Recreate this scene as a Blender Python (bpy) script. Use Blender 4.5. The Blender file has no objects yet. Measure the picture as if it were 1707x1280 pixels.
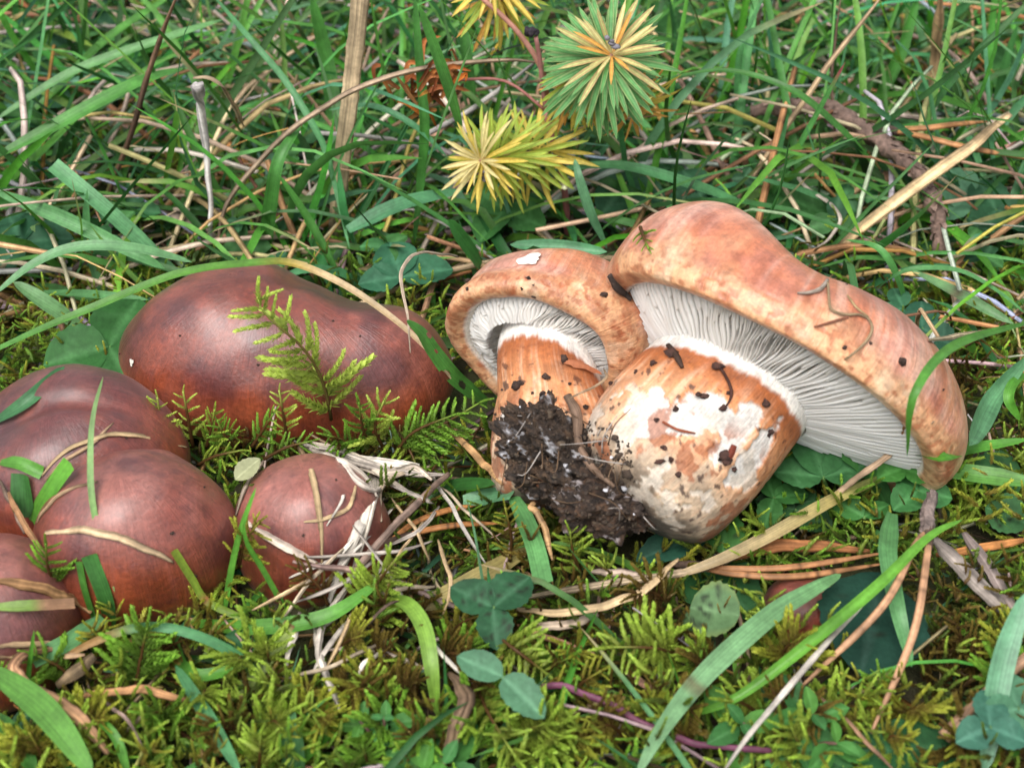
import bpy, math, random
import numpy as np
from mathutils import Vector, Matrix
from mathutils.bvhtree import BVHTree

# ------------------------------------------------------------------ camera, world, sun, exposure
S = 0.01                                   # tables below are in centimetres, the scene is in metres
sc = bpy.context.scene
PITCH, DIST, F = math.radians(38), 40.0, 2345.0
CAM = np.array([0.0, -DIST * math.cos(PITCH), DIST * math.sin(PITCH)])
FW = np.array([0, math.cos(PITCH), -math.sin(PITCH)])
UPV = np.array([0, math.sin(PITCH), math.cos(PITCH)])
RT = np.array([1.0, 0, 0])
cd = bpy.data.cameras.new("camera"); cam = bpy.data.objects.new("camera", cd)
sc.collection.objects.link(cam); sc.camera = cam
cam.location = CAM * S; cam.rotation_euler = (math.pi / 2 - PITCH, 0, 0)
cd.sensor_width = 36; cd.lens = 36 * F / 1707; cd.clip_start = 0.01; cd.clip_end = 200
cd.dof.use_dof = True; cd.dof.focus_distance = 0.366; cd.dof.aperture_fstop = 20.0

SUN_EL, SUN_AZ = math.radians(62), math.radians(208)      # azimuth measured from +y towards +x
world = bpy.data.worlds.new("World"); sc.world = world; world.use_nodes = True
wn = world.node_tree.nodes; wl = world.node_tree.links
bgn = wn["Background"]; sky = wn.new("ShaderNodeTexSky"); sky.sky_type = 'NISHITA'
sky.sun_disc = False; sky.sun_elevation = SUN_EL; sky.sun_rotation = SUN_AZ
sky.air_density = 1.0; sky.dust_density = 4.0; sky.ozone_density = 1.0
hs = wn.new("ShaderNodeHueSaturation"); hs.inputs["Saturation"].default_value = 0.35   # cloud cover greys the sky
wl.new(sky.outputs[0], hs.inputs["Color"]); wl.new(hs.outputs[0], bgn.inputs["Color"])
bgn.inputs["Strength"].default_value = 0.115
sd = bpy.data.lights.new("sun", 'SUN'); sun = bpy.data.objects.new("sun", sd); sc.collection.objects.link(sun)
sd.energy = 1.3; sd.angle = math.radians(35); sd.color = (1.0, 0.98, 0.95)
sun.location = (0, 0, 3)
sdir = Vector((math.sin(SUN_AZ) * math.cos(SUN_EL), math.cos(SUN_AZ) * math.cos(SUN_EL), math.sin(SUN_EL)))
sun.rotation_euler = sdir.to_track_quat('Z', 'Y').to_euler()
sc.view_settings.view_transform = 'Standard'; sc.view_settings.look = 'None'
sc.view_settings.gamma = 1.0; sc.view_settings.exposure = 1.0; sc.view_settings.use_curve_mapping = False
sc.render.engine = 'CYCLES'
cy = sc.cycles
cy.use_denoising = True; cy.denoiser = 'OPENIMAGEDENOISE'
cy.max_bounces = 6; cy.diffuse_bounces = 3; cy.glossy_bounces = 2; cy.transmission_bounces = 3; cy.transparent_max_bounces = 4
cy.use_adaptive_sampling = True; cy.adaptive_threshold = 0.01
cy.caustics_reflective = False; cy.caustics_refractive = False

# ------------------------------------------------------------------ helpers
rng = np.random.default_rng(7)
def nrm(v):
    v = np.asarray(v, float); return v / (np.linalg.norm(v, axis=-1, keepdims=True) + 1e-12)
def ray(x, y): return nrm(FW * F + RT * (x - 853.5) - UPV * (y - 640.0))
def P(x, y, h=0.0):                        # the point at height h (cm) seen at photograph pixel x, y
    d = ray(x, y); return CAM + d * ((h - CAM[2]) / d[2])
def PY(x, y, Y):                           # the point in the upright plane y = Y
    d = ray(x, y); return CAM + d * ((Y - CAM[1]) / d[1])
def proj(V):
    R = np.asarray(V, float) - CAM; z = R @ FW
    return np.stack([853.5 + F * (R @ RT) / z, 640 - F * (R @ UPV) / z, z], -1)

def _h(i, j, k, s):
    n = (i * 374761393 + j * 668265263 + k * 2147483647 + s * 144665) & 0xffffffff
    n = ((n ^ (n >> 13)) * 1274126177) & 0xffffffff
    n = ((n ^ (n >> 16)) * 2246822519) & 0xffffffff
    return (n ^ (n >> 15)) / 4294967295.0
def vn(p, s=0):
    p = np.asarray(p, float); i = np.floor(p).astype(np.int64); f = p - i; f = f * f * (3 - 2 * f)
    r = 0
    for a in (0, 1):
        for b in (0, 1):
            for c in (0, 1):
                w = (f[..., 0] if a else 1 - f[..., 0]) * (f[..., 1] if b else 1 - f[..., 1]) * (f[..., 2] if c else 1 - f[..., 2])
                r = r + w * _h(i[..., 0] + a, i[..., 1] + b, i[..., 2] + c, s)
    return r
def fbm(p, o=4, s=0, g=0.5):
    p = np.asarray(p, float); r = 0; a = 1; t = 0
    for k in range(o):
        r = r + a * vn(p * 2 ** k + 17.3 * k, s + k); t += a; a *= g
    return r / t
def sst(a, b, x):
    t = np.clip((x - a) / (b - a), 0, 1); return t * t * (3 - 2 * t)
def mixc(a, b, t): t = np.asarray(t)[..., None]; return np.asarray(a) * (1 - t) + np.asarray(b) * t

def ghgt(x, y):                            # ground height, cm
    p = np.stack([np.asarray(x) * .16, np.asarray(y) * .16, np.zeros_like(np.asarray(x, float))], -1)
    return (fbm(p, 3, 5) - .5) * 1.3 - .25

def spline(C, n):
    C = np.asarray(C, float)
    if len(C) == 2: C = np.array([C[0], C[0] * .67 + C[1] * .33, C[0] * .33 + C[1] * .67, C[1]])
    E = np.vstack([2 * C[0] - C[1], C, 2 * C[-1] - C[-2]]); m = len(C) - 1
    L = np.concatenate([[0], np.cumsum(np.linalg.norm(np.diff(C, axis=0), axis=1) + 1e-6)])
    t = np.interp(np.linspace(0, L[-1], n), L, np.arange(m + 1)); i = np.minimum(t.astype(int), m - 1); f = (t - i)[:, None]
    a, b, c, d = E[i], E[i + 1], E[i + 2], E[i + 3]
    return .5 * (2 * b + (c - a) * f + (2 * a - 5 * b + 4 * c - d) * f * f + (3 * b - a - 3 * c + d) * f ** 3)
def grid_faces(nu, nv, wrap=False):        # nu rows of nv
    i = np.arange(nu - 1)[:, None]; j = np.arange(nv if wrap else nv - 1)[None, :]; j2 = (j + 1) % nv
    return np.stack([i * nv + j, i * nv + j2, (i + 1) * nv + j2, (i + 1) * nv + j], -1).reshape(-1, 4)

class MB:                                  # collects shapes, builds ONE mesh
    def __init__(s): s.V = []; s.F = []; s.T = []; s.C = []; s.U = []; s.n = 0
    def add(s, V, Fq=None, col=(.5, .5, .5), uv=None, T=None):
        V = np.asarray(V, float); k = len(V); s.V.append(V)
        if Fq is not None and len(Fq): s.F.append(np.asarray(Fq) + s.n)
        if T is not None and len(T): s.T.append(np.asarray(T) + s.n)
        col = np.asarray(col, float); s.C.append(np.broadcast_to(col, (k, 3)))
        s.U.append(np.zeros((k, 2)) if uv is None else np.asarray(uv, float)); s.n += k
    def arrays(s):
        return (np.vstack(s.V), np.vstack(s.F) if s.F else np.zeros((0, 4), int), np.vstack(s.T) if s.T else np.zeros((0, 3), int), np.vstack(s.C), np.vstack(s.U))
    def mesh(s, name, origin=(0, 0, 0), smooth=True):
        V, Q, T, C, U = s.arrays(); V = (V - np.asarray(origin)) * S
        me = bpy.data.meshes.new(name); nq, nt = len(Q), len(T)
        me.vertices.add(len(V)); me.vertices.foreach_set("co", V.ravel())
        me.loops.add(nq * 4 + nt * 3); me.loops.foreach_set("vertex_index", np.concatenate([Q.ravel(), T.ravel()]).astype(np.int32))
        me.polygons.add(nq + nt)
        st = np.concatenate([np.arange(nq) * 4, nq * 4 + np.arange(nt) * 3]); me.polygons.foreach_set("loop_start", st.astype(np.int32))
        me.polygons.foreach_set("use_smooth", np.full(nq + nt, smooth))
        a = me.attributes.new("Col", 'FLOAT_COLOR', 'POINT'); a.data.foreach_set("color", np.hstack([C, np.ones((len(C), 1))]).astype(np.float32).ravel())
        a = me.attributes.new("UVp", 'FLOAT2', 'POINT'); a.data.foreach_set("vector", U.astype(np.float32).ravel())
        me.update(calc_edges=True); me.validate(); return me

COL = sc.collection
def link(name, data, mat=None, parent=None, loc=(0, 0, 0), label=None, cat=None, group=None, kind=None):
    o = bpy.data.objects.new(name, data); COL.objects.link(o)
    if data is not None and mat is not None and not data.materials: data.materials.append(mat)
    L = Vector([float(q) * S for q in loc])
    if parent is not None: o.parent = parent; L = L - Vector(parent["_w"])
    o.location = L
    o["_w"] = [float(q) * S for q in loc]
    if label: o["label"] = label
    if cat: o["category"] = cat
    if group: o["group"] = group
    if kind: o["kind"] = kind
    return o
def put(name, mb, mat, origin, parent=None, label=None, cat=None, group=None, kind=None, smooth=True):
    return link(name, mb.mesh(name, origin, smooth), mat, parent, origin, label, cat, group, kind)
def thing(name, loc, label, cat, group=None): return link(name, None, None, None, loc, label, cat, group)
def orient(o, xa, ya, za, scale=1.0):      # rotate a shared mesh into a frame
    M = Matrix(((xa[0], ya[0], za[0]), (xa[1], ya[1], za[1]), (xa[2], ya[2], za[2])))
    o.rotation_mode = 'QUATERNION'; o.rotation_quaternion = M.to_quaternion(); o.scale = (scale,) * 3 if np.isscalar(scale) else tuple(scale)
def frame(d, hint):
    y = nrm(d); x = nrm(np.cross(y, hint)); z = np.cross(x, y); return x, y, z

def ribbon(C, w, n=10, prof=None, fold=.18, hint=(0, -.45, .9), twist=(0, 0), across=3):
    Q = spline(C, n); t = np.linspace(0, 1, n); T = nrm(np.gradient(Q, axis=0))
    sd_ = nrm(np.cross(T, np.asarray(hint, float))); nn = np.cross(sd_, T)
    a = (twist[0] + (twist[1] - twist[0]) * t)[:, None]
    s2 = sd_ * np.cos(a) + nn * np.sin(a); n2 = -sd_ * np.sin(a) + nn * np.cos(a)
    W = w * (np.ones(n) if prof is None else prof(t)); k = np.linspace(-1, 1, across)
    V = Q[:, None] + s2[:, None] * (W[:, None, None] * .5 * k[None, :, None]) + n2[:, None] * (np.abs(k)[None, :, None] * W[:, None, None] * fold)
    uv = np.stack(np.broadcast_arrays((k[None] + 1) / 2, t[:, None]), -1)
    return V.reshape(-1, 3), grid_faces(n, across), uv.reshape(-1, 2)
def tube(C, r, n=10, sides=6, flat=1.0, hint=(0, -.45, .9), rough=0, seed=0):
    Q = spline(C, n); t = np.linspace(0, 1, n); T = nrm(np.gradient(Q, axis=0))
    s_ = nrm(np.cross(T, np.asarray(hint, float) + np.array([.013, .007, .003]))); nn = np.cross(s_, T)
    R = r(t) if callable(r) else np.interp(t, np.linspace(0, 1, len(np.atleast_1d(r))), np.atleast_1d(r))
    a = np.arange(sides) / sides * 2 * math.pi
    V = Q[:, None] + (s_[:, None] * np.cos(a)[None, :, None] + nn[:, None] * (np.sin(a) * flat)[None, :, None]) * R[:, None, None]
    if rough:
        V = V + (vn(V.reshape(-1, 3) * 4 + seed, 3).reshape(n, sides, 1) - .5) * rough * (V - Q[:, None])
    uv = np.stack(np.broadcast_arrays(np.abs(np.arange(sides) / sides * 2 - 1)[None], t[:, None]), -1).reshape(-1, 2)
    V = np.concatenate([V.reshape(-1, 3), Q[:1], Q[-1:]]); uv = np.concatenate([uv, [[0, 0], [0, 1]]])
    i = np.arange(sides); j = (i + 1) % sides; m = n * sides
    caps = np.concatenate([np.stack([np.full(sides, m), j, i], -1), np.stack([np.full(sides, m + 1), (n - 1) * sides + i, (n - 1) * sides + j], -1)])
    return V, grid_faces(n, sides, True), uv, caps
def tcol(uv, stops):                       # colour along the length; stops (t, rgb)
    ts = [s_[0] for s_ in stops]; return np.stack([np.interp(uv[:, 1], ts, [s_[1][k] for s_ in stops]) for k in range(3)], -1)

# ------------------------------------------------------------------ materials
class NT:
    def __init__(s, name):
        s.m = bpy.data.materials.new(name); s.m.use_nodes = True; s.t = s.m.node_tree; s.N = s.t.nodes; s.L = s.t.links
        s.b = s.N["Principled BSDF"]; s.o = s.N["Material Output"]
    def n(s, ty, **k):
        x = s.N.new("ShaderNode" + ty)
        for a, b in k.items(): setattr(x, a, b)
        return x
    def put(s, x, sock, v):
        if hasattr(v, "outputs"): v = v.outputs[0]
        if isinstance(v, bpy.types.NodeSocket): s.L.new(v, x.inputs[sock])
        else: x.inputs[sock].default_value = v
    def attr(s, nm, out="Color"): return s.n("Attribute", attribute_name=nm).outputs[out]
    def math(s, op, a, b=0.0):
        x = s.n("Math", operation=op); s.put(x, 0, a); s.put(x, 1, b); return x.outputs[0]
    def noise(s, vec, scale, detail=3, rough=.55):
        x = s.n("TexNoise"); s.put(x, "Vector", vec); x.inputs["Scale"].default_value = scale
        x.inputs["Detail"].default_value = detail; x.inputs["Roughness"].default_value = rough; return x.outputs["Fac"]
    def vmul(s, v, k):
        x = s.n("VectorMath", operation='MULTIPLY'); s.put(x, 0, v); x.inputs[1].default_value = k; return x.outputs[0]
    def ramp(s, f, a, b, c=0.0, d=1.0):
        x = s.n("MapRange"); s.put(x, 0, f)
        for i, q in enumerate((a, b, c, d)): x.inputs[i + 1].default_value = q
        return x.outputs[0]
    def scalecol(s, c, f):
        x = s.n("VectorMath", operation='SCALE'); s.put(x, 0, c); s.put(x, "Scale", f); return x.outputs[0]
    def mix(s, f, a, b):
        x = s.n("Mix", data_type='RGBA'); s.put(x, 0, f); s.put(x, 6, a); s.put(x, 7, b); return x.outputs[2]
    def bump(s, h, strength, dist):
        x = s.n("Bump"); s.put(x, "Height", h); x.inputs["Strength"].default_value = strength; x.inputs["Distance"].default_value = dist * S; return x.outputs[0]
    def pos(s): return s.n("TexCoord").outputs["Object"]
    def geo(s): return s.n("NewGeometry").outputs["Position"]

def leafmat(name, trans=.3, rough=.45, stripes=0.0, sfreq=9.0, spec=.4, tone=.25, bumpd=.02, sheen=0.0):
    m = NT(name); c = m.attr("Col"); uv = m.attr("UVp", "Vector")
    f = m.ramp(m.noise(m.geo(), 140, 3), .3, .7, 1 - tone, 1 + tone)
    f2 = m.ramp(m.noise(m.geo(), 900, 2), .35, .65, .9, 1.1); f = m.math('MULTIPLY', f, f2)
    nrmv = None
    if stripes:
        w = m.noise(m.vmul(uv, (sfreq, 1.2, 1)), 1.0, 2, .6)
        f = m.math('MULTIPLY', f, m.ramp(w, .3, .7, 1 - stripes, 1 + stripes)); nrmv = m.bump(w, .6, bumpd)
    else: nrmv = m.bump(m.noise(m.geo(), 1500, 2), .35, bumpd)
    col = m.scalecol(c, f)
    m.put(m.b, "Base Color", col); m.b.inputs["Roughness"].default_value = rough; m.b.inputs["Specular IOR Level"].default_value = spec
    m.put(m.b, "Normal", nrmv)
    if trans:
        tr = m.n("BsdfTranslucent"); m.put(tr, "Color", m.scalecol(col, 1.25)); mx = m.n("MixShader"); mx.inputs[0].default_value = trans
        m.L.new(m.b.outputs[0], mx.inputs[1]); m.L.new(tr.outputs[0], mx.inputs[2]); m.L.new(mx.outputs[0], m.o.inputs["Surface"])
    return m.m
M = {}
M['grass'] = leafmat('grass_leaf', .28, .42, .28, 11, .45)
M['turf'] = leafmat('turf_leaf', .25, .5, .2, 8, .35)
M['straw'] = leafmat('dry_straw', .06, .75, .5, 6, .2, .42, .05)
M['needle'] = leafmat('pine_needle', 0, .55, .4, 5, .3, .45)
M['moss'] = leafmat('moss_leaf', .42, .5, 0, 0, .35, .2)
M['leaf'] = leafmat('broad_leaf', .2, .55, 0, 0, .18, .22)
M['spurge'] = leafmat('spurge_leaf', .3, .5, .15, 6, .35, .15)
M['stem'] = leafmat('plant_stem', .05, .5, .1, 5, .35, .2)
M['flesh'] = leafmat('white_flesh', 0, .7, 0, 0, .2, .08, .03)
def barkmat():
    m = NT('twig_bark'); p = m.geo(); h = m.noise(p, 420, 4, .65)
    m.put(m.b, "Base Color", m.scalecol(m.attr("Col"), m.ramp(h, .3, .7, .45, 1.5))); m.b.inputs["Roughness"].default_value = .85
    m.put(m.b, "Normal", m.bump(h, 1, .12)); return m.m
M['bark'] = barkmat()
def soilmat():
    m = NT('dark_soil'); p = m.geo(); h = m.noise(p, 700, 5, .7)
    m.put(m.b, "Base Color", m.scalecol(m.attr("Col"), m.ramp(h, .3, .7, .4, 1.7))); m.put(m.b, "Roughness", m.ramp(m.noise(p, 300, 2), .3, .7, .7, 1.0))
    m.put(m.b, "Normal", m.bump(h, 1, .12)); return m.m
M['soil'] = soilmat()
def groundmat():
    m = NT('turf_soil'); p = m.geo(); h = m.noise(p, 120, 6, .7); g = m.ramp(m.noise(p, 14, 4), .4, .62)
    c = m.mix(g, (.050, .033, .018, 1), (.055, .070, .020, 1))
    m.put(m.b, "Base Color", m.scalecol(c, m.ramp(h, .3, .7, .45, 1.6))); m.b.inputs["Roughness"].default_value = .9
    m.put(m.b, "Normal", m.bump(h, 1, .35)); return m.m
M['ground'] = groundmat()
def capmat(name, rough, coat, sss, fib, pore=0.0):
    m = NT(name); c = m.attr("Col"); uv = m.attr("UVp", "Vector"); p = m.pos()
    st = m.noise(m.vmul(uv, (330, 9, 1)), 1.0, 3, .6)               # innate radial fibrils
    fine = m.noise(p, 900, 3, .6); mid = m.noise(p, 160, 4, .6)
    f = m.math('MULTIPLY', m.ramp(st, .3, .7, 1 - fib, 1 + fib), m.ramp(fine, .3, .7, .80, 1.2))
    f = m.math('MULTIPLY', f, m.ramp(mid, .3, .7, .74, 1.26))
    m.put(m.b, "Base Color", m.scalecol(c, f))
    m.put(m.b, "Roughness", m.ramp(m.noise(p, 90, 4), .3, .7, rough - .12, rough + .12))
    m.b.inputs["Specular IOR Level"].default_value = .45
    m.b.inputs["Coat Weight"].default_value = coat; m.b.inputs["Coat Roughness"].default_value = .33; m.b.inputs["Sheen Weight"].default_value = .04; m.b.inputs["Sheen Roughness"].default_value = .45
    if sss:
        m.b.inputs["Subsurface Weight"].default_value = sss; m.b.inputs["Subsurface Radius"].default_value = (1, .45, .3); m.b.inputs["Subsurface Scale"].default_value = .0025
    hgt = m.math('ADD', m.math('MULTIPLY', st, .6), m.math('MULTIPLY', fine, .5))
    m.put(m.b, "Normal", m.bump(hgt, .75, .055)); return m.m
M['cap'] = capmat('brown_cap_skin', .38, .6, .04, .15)
M['capo'] = capmat('orange_cap_skin', .42, .2, .10, .10)
M['stalk'] = capmat('stalk_skin', .6, 0, .12, .14)
def gillmat():
    m = NT('gill_white'); m.put(m.b, "Base Color", m.attr("Col")); m.b.inputs["Roughness"].default_value = .7
    m.b.inputs["Subsurface Weight"].default_value = .5; m.b.inputs["Subsurface Radius"].default_value = (1, .8, .65); m.b.inputs["Subsurface Scale"].default_value = .002
    return m.m
M['gill'] = gillmat()

# ------------------------------------------------------------------ ground
def build_ground():
    n = 140; t = np.linspace(-1, 1, n); q = np.sign(t) * (np.abs(t) * 55 + np.maximum(np.abs(t) - .8, 0) ** 2 * 40000)
    X, Y = np.meshgrid(q, q + 10, indexing='ij'); near = 1 - sst(60, 100, np.hypot(X, Y))
    Z = ghgt(X, Y) * near + (fbm(np.stack([X * .9, Y * .9, X * 0], -1), 4, 9) - .5) * .9 * near - .35
    mb = MB(); mb.add(np.stack([X, Y, Z], -1).reshape(-1, 3), grid_faces(n, n))
    put('ground', mb, M['ground'], (0, 0, 0), kind='structure')
build_ground()

# ------------------------------------------------------------------ mushrooms
BVH = []
def reg(V, Fq, nm): BVH.append((nm, BVHTree.FromPolygons([tuple(v) for v in V], [tuple(f) for f in Fq])))
def surf(x, y, off=0.03, only=None):       # the point of a mushroom's skin seen at that pixel, or None
    d = ray(x, y); best = None
    for nm, t in BVH:
        if only and nm not in only: continue
        h = t.ray_cast(Vector(CAM), Vector(d))
        if h[0] is not None and (best is None or h[3] < best[2]): best = (np.array(h[0]), np.array(h[1]), h[3])
    if best is None: return None, None
    n = best[1] if best[1] @ d < 0 else -best[1]
    return best[0] + n * off, n

class Cap:
    def __init__(s, c, X, Y, Z, rx, ry, m=(), w=(), bumps=(), na=.12, nf=.35, seed=0, shear=0.0):
        s.shear = shear; s.c, s.X, s.Y, s.Z, s.rx, s.ry, s.m, s.w, s.bumps, s.na, s.nf, s.seed = np.asarray(c, float), X, Y, Z, rx, ry, m, w, bumps, na, nf, seed
    def local(s, th, r, z):
        mm = 1 + sum(a * np.cos(k * th + p) for k, a, p in s.m); ww = sum(a * np.cos(k * th + p) for k, a, p in s.w)
        x = s.rx * r * mm * np.cos(th); y = s.ry * r * mm * np.sin(th); zz = z + ww * r * r
        x = x + s.shear * np.minimum(z, 0)
        for bx, by, a, sx, sy in s.bumps: zz = zz + a * np.exp(-((x - bx) / sx) ** 2 / 2 - ((y - by) / sy) ** 2 / 2) * sst(-.4, .9, z)
        L = np.stack(np.broadcast_arrays(x, y, zz), -1)
        k = (fbm(L * s.nf + s.seed, 3, s.seed) - .5) * 2 * s.na
        return L + nrm(L + np.array([0, 0, 1e-3])) * k[..., None]
    def world(s, L): return s.c + L[..., :1] * s.X + L[..., 1:2] * s.Y + L[..., 2:] * s.Z
def profile(H, hb, re, n1=70, n2=34, n3=12, n4=20, lip=.07, inz=.5, pw=.9):
    a = np.linspace(.015, math.pi / 2, n1); o = [np.sin(a) ** pw, H * np.cos(a)]; o[0][0] = 2e-4
    b = np.linspace(0, math.pi / 2, n2 + 1)[1:]; u = [re + (1 - re) * np.cos(b), -hb * np.sin(b)]
    c = np.linspace(0, math.pi, n3 + 1)[1:]; l = [re - 2 * lip * np.sin(c / 2), -hb + .22 * (1 - np.cos(c / 2))]
    r1 = re - 2 * lip; t = np.linspace(0, 1, n4 + 1)[1:]; i = [r1 * (1 - t) + .02 * t, -hb + .22 + (inz + hb - .22) * np.sin(t * math.pi / 2) ** .6]
    R = np.concatenate([o[0], u[0], l[0], i[0]]); Z = np.concatenate([o[1], u[1], l[1], i[1]])
    sec = np.concatenate([np.linspace(0, 1, n1), 1 + np.linspace(0, 1, n2 + 1)[1:], 2 + np.linspace(0, 1, n3 + 1)[1:], 3 + t])
    return R, Z, sec
def cap_build(cap, prof, nth, paint, pores=0.0):
    R, Z, sec = prof; th = np.arange(nth) / nth * 2 * math.pi + math.pi / 2
    L = cap.local(th[None, :], R[:, None], Z[:, None]); sc2 = np.broadcast_to(sec[:, None], L.shape[:2])
    if pores:
        zone = sst(.75, 1.25, sc2) * (1 - sst(2.8, 3.0, sc2))
        pn = fbm(L * 7, 2, 31); L = L + nrm(L) * (-(np.clip(.45 - pn, 0, 1) * pores * 2.2) * zone + (fbm(L * 2.2, 3, 32) - .5) * pores * 1.6 * zone)[..., None]
    W = cap.world(L)
    dL = np.linalg.norm(np.diff(L, axis=0, prepend=L[:1]), axis=-1); arc = np.cumsum(dL, 0); arc = arc / 10
    uv = np.stack([np.broadcast_to((np.arange(nth) / nth)[None], arc.shape), arc], -1)
    col = paint(L, sc2, np.broadcast_to(th[None], sc2.shape))
    return W.reshape(-1, 3), grid_faces(len(R), nth, True), col.reshape(-1, 3), uv.reshape(-1, 2)
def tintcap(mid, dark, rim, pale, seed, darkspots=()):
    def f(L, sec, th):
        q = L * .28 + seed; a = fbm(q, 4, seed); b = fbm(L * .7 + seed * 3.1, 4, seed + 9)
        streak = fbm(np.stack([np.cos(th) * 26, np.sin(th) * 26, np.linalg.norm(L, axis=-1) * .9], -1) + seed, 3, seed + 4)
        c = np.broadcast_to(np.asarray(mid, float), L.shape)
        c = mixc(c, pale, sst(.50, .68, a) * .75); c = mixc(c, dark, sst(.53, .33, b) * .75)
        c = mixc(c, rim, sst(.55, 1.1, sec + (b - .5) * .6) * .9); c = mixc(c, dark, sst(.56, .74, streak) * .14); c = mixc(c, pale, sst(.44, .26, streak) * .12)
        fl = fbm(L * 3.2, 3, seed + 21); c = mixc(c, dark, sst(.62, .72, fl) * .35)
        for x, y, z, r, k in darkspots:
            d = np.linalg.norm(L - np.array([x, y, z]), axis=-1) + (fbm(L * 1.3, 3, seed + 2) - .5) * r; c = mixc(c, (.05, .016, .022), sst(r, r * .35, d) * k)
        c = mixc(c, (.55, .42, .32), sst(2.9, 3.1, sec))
        return c
    return f
EX, EY, EZ = np.eye(3)
BROWN = dict(mid=(.200, .046, .028), dark=(.080, .021, .023), rim=(.255, .050, .012), pale=(.32, .120, .094))
def standing(label, px, h, rx, ry, H, hb, seed, tilt=(0, 0), rotz=0, m=(), w=(), bumps=(), na=.14, spots=(), re=.72, group=None):
    c = P(px[0], px[1], h)
    R = (Matrix.Rotation(rotz, 3, 'Z') @ Matrix.Rotation(tilt[0], 3, 'X') @ Matrix.Rotation(tilt[1], 3, 'Y'))
    X, Y, Z = [np.array(R.col[k]) for k in range(3)]
    cap = Cap(c, X, Y, Z, rx, ry, m, w, bumps, na, .35, seed)
    V, Fq, col, uv = cap_build(cap, profile(H, hb, re), 240, tintcap(seed=seed, darkspots=spots, **BROWN))
    g = float(ghgt(c[0], c[1])) - .6; base = np.array([c[0], c[1] + .2, g])
    t = thing('mushroom', base, label, 'mushroom', group)
    mb = MB(); mb.add(V, Fq, col, uv); put('cap', mb, M['cap'], c, t)
    reg(V, Fq, label)
    st = MB(); r0 = min(rx, ry) * .42
    Vt, Ft, ut, ct = tube([base, base * .5 + c * .5, c + Z * .3], [r0 * 1.15, r0 * 1.05, r0], 14, 28, rough=.15, seed=seed); st.add(Vt, Ft, (.5, .36, .25), ut, ct)
    put('stalk', st, M['stalk'], base, t)
    return c, cap
FOOT = []   # (x, y, rx, ry): where nothing else is rooted
def foot(c, rx, ry): FOOT.append((c[0], c[1], rx, ry))
cA, capA = standing('large two-lobed brown cap with a leafy moss sprig standing before it', (476, 612), .9, 4.5, 2.85, 2.75, 1.1, 11, (-.02, .015), -.03,
    m=((2, .03, .4), (3, .035, 1.2)), bumps=((1.9, .9, -.7, 1.0, 1.5), (-1.3, .3, .35, 2.0, 2.0), (1.1, 2.0, -.35, .9, 1.0), (.3, 1.0, -.14, .35, 1.6), (-2.8, -.6, .16, 1.0, 1.2), (3.0, -.9, .2, .9, .9)), na=.24)
foot(cA, 4.3, 2.7)
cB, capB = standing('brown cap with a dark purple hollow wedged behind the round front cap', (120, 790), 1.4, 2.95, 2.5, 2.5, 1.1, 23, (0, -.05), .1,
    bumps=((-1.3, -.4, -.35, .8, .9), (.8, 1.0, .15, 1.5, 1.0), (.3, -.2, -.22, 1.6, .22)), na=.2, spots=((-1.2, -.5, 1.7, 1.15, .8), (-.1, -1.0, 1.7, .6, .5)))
foot(cB, 2.7, 2.2)
cC2, _ = standing('round glossy brown cap with a pale grass blade standing across it', (222, 905), 1.0, 2.45, 2.3, 2.35, 1.25, 37, (.05, .03), 0,
    m=((3, .03, .5),), bumps=((-1.6, 1.2, -.3, .8, .8), (.9, -.9, .15, .8, .8), (.2, 1.3, -.18, 1.4, .3)), na=.2, re=.68)
foot(cC2, 2.2, 2.0)
cD2, _ = standing('dark brown cap crossed by curled brown straws beside the round cap', (-6, 1040), .7, 1.9, 2.0, 2.0, 1.2, 41, (0, .08), 0, na=.12)
foot(cD2, 1.7, 1.6)
cE, _ = standing('small brown cap strapped by pale dry straw ribbons', (519, 895), .55, 1.88, 1.85, 2.1, 1.1, 53, (.03, 0), 0, m=((2, .03, 1), (3, .02, .4)), bumps=((-.6, .7, -.15, .5, .6),), na=.15, re=.66)
foot(cE, 1.7, 1.6)
cG, _ = standing('young pinkish cap just emerging beside the dark oval leaf', (1335, 1022), .2, .95, .9, .9, .6, 67, na=.06)
foot(cG, .8, .8)

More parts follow.
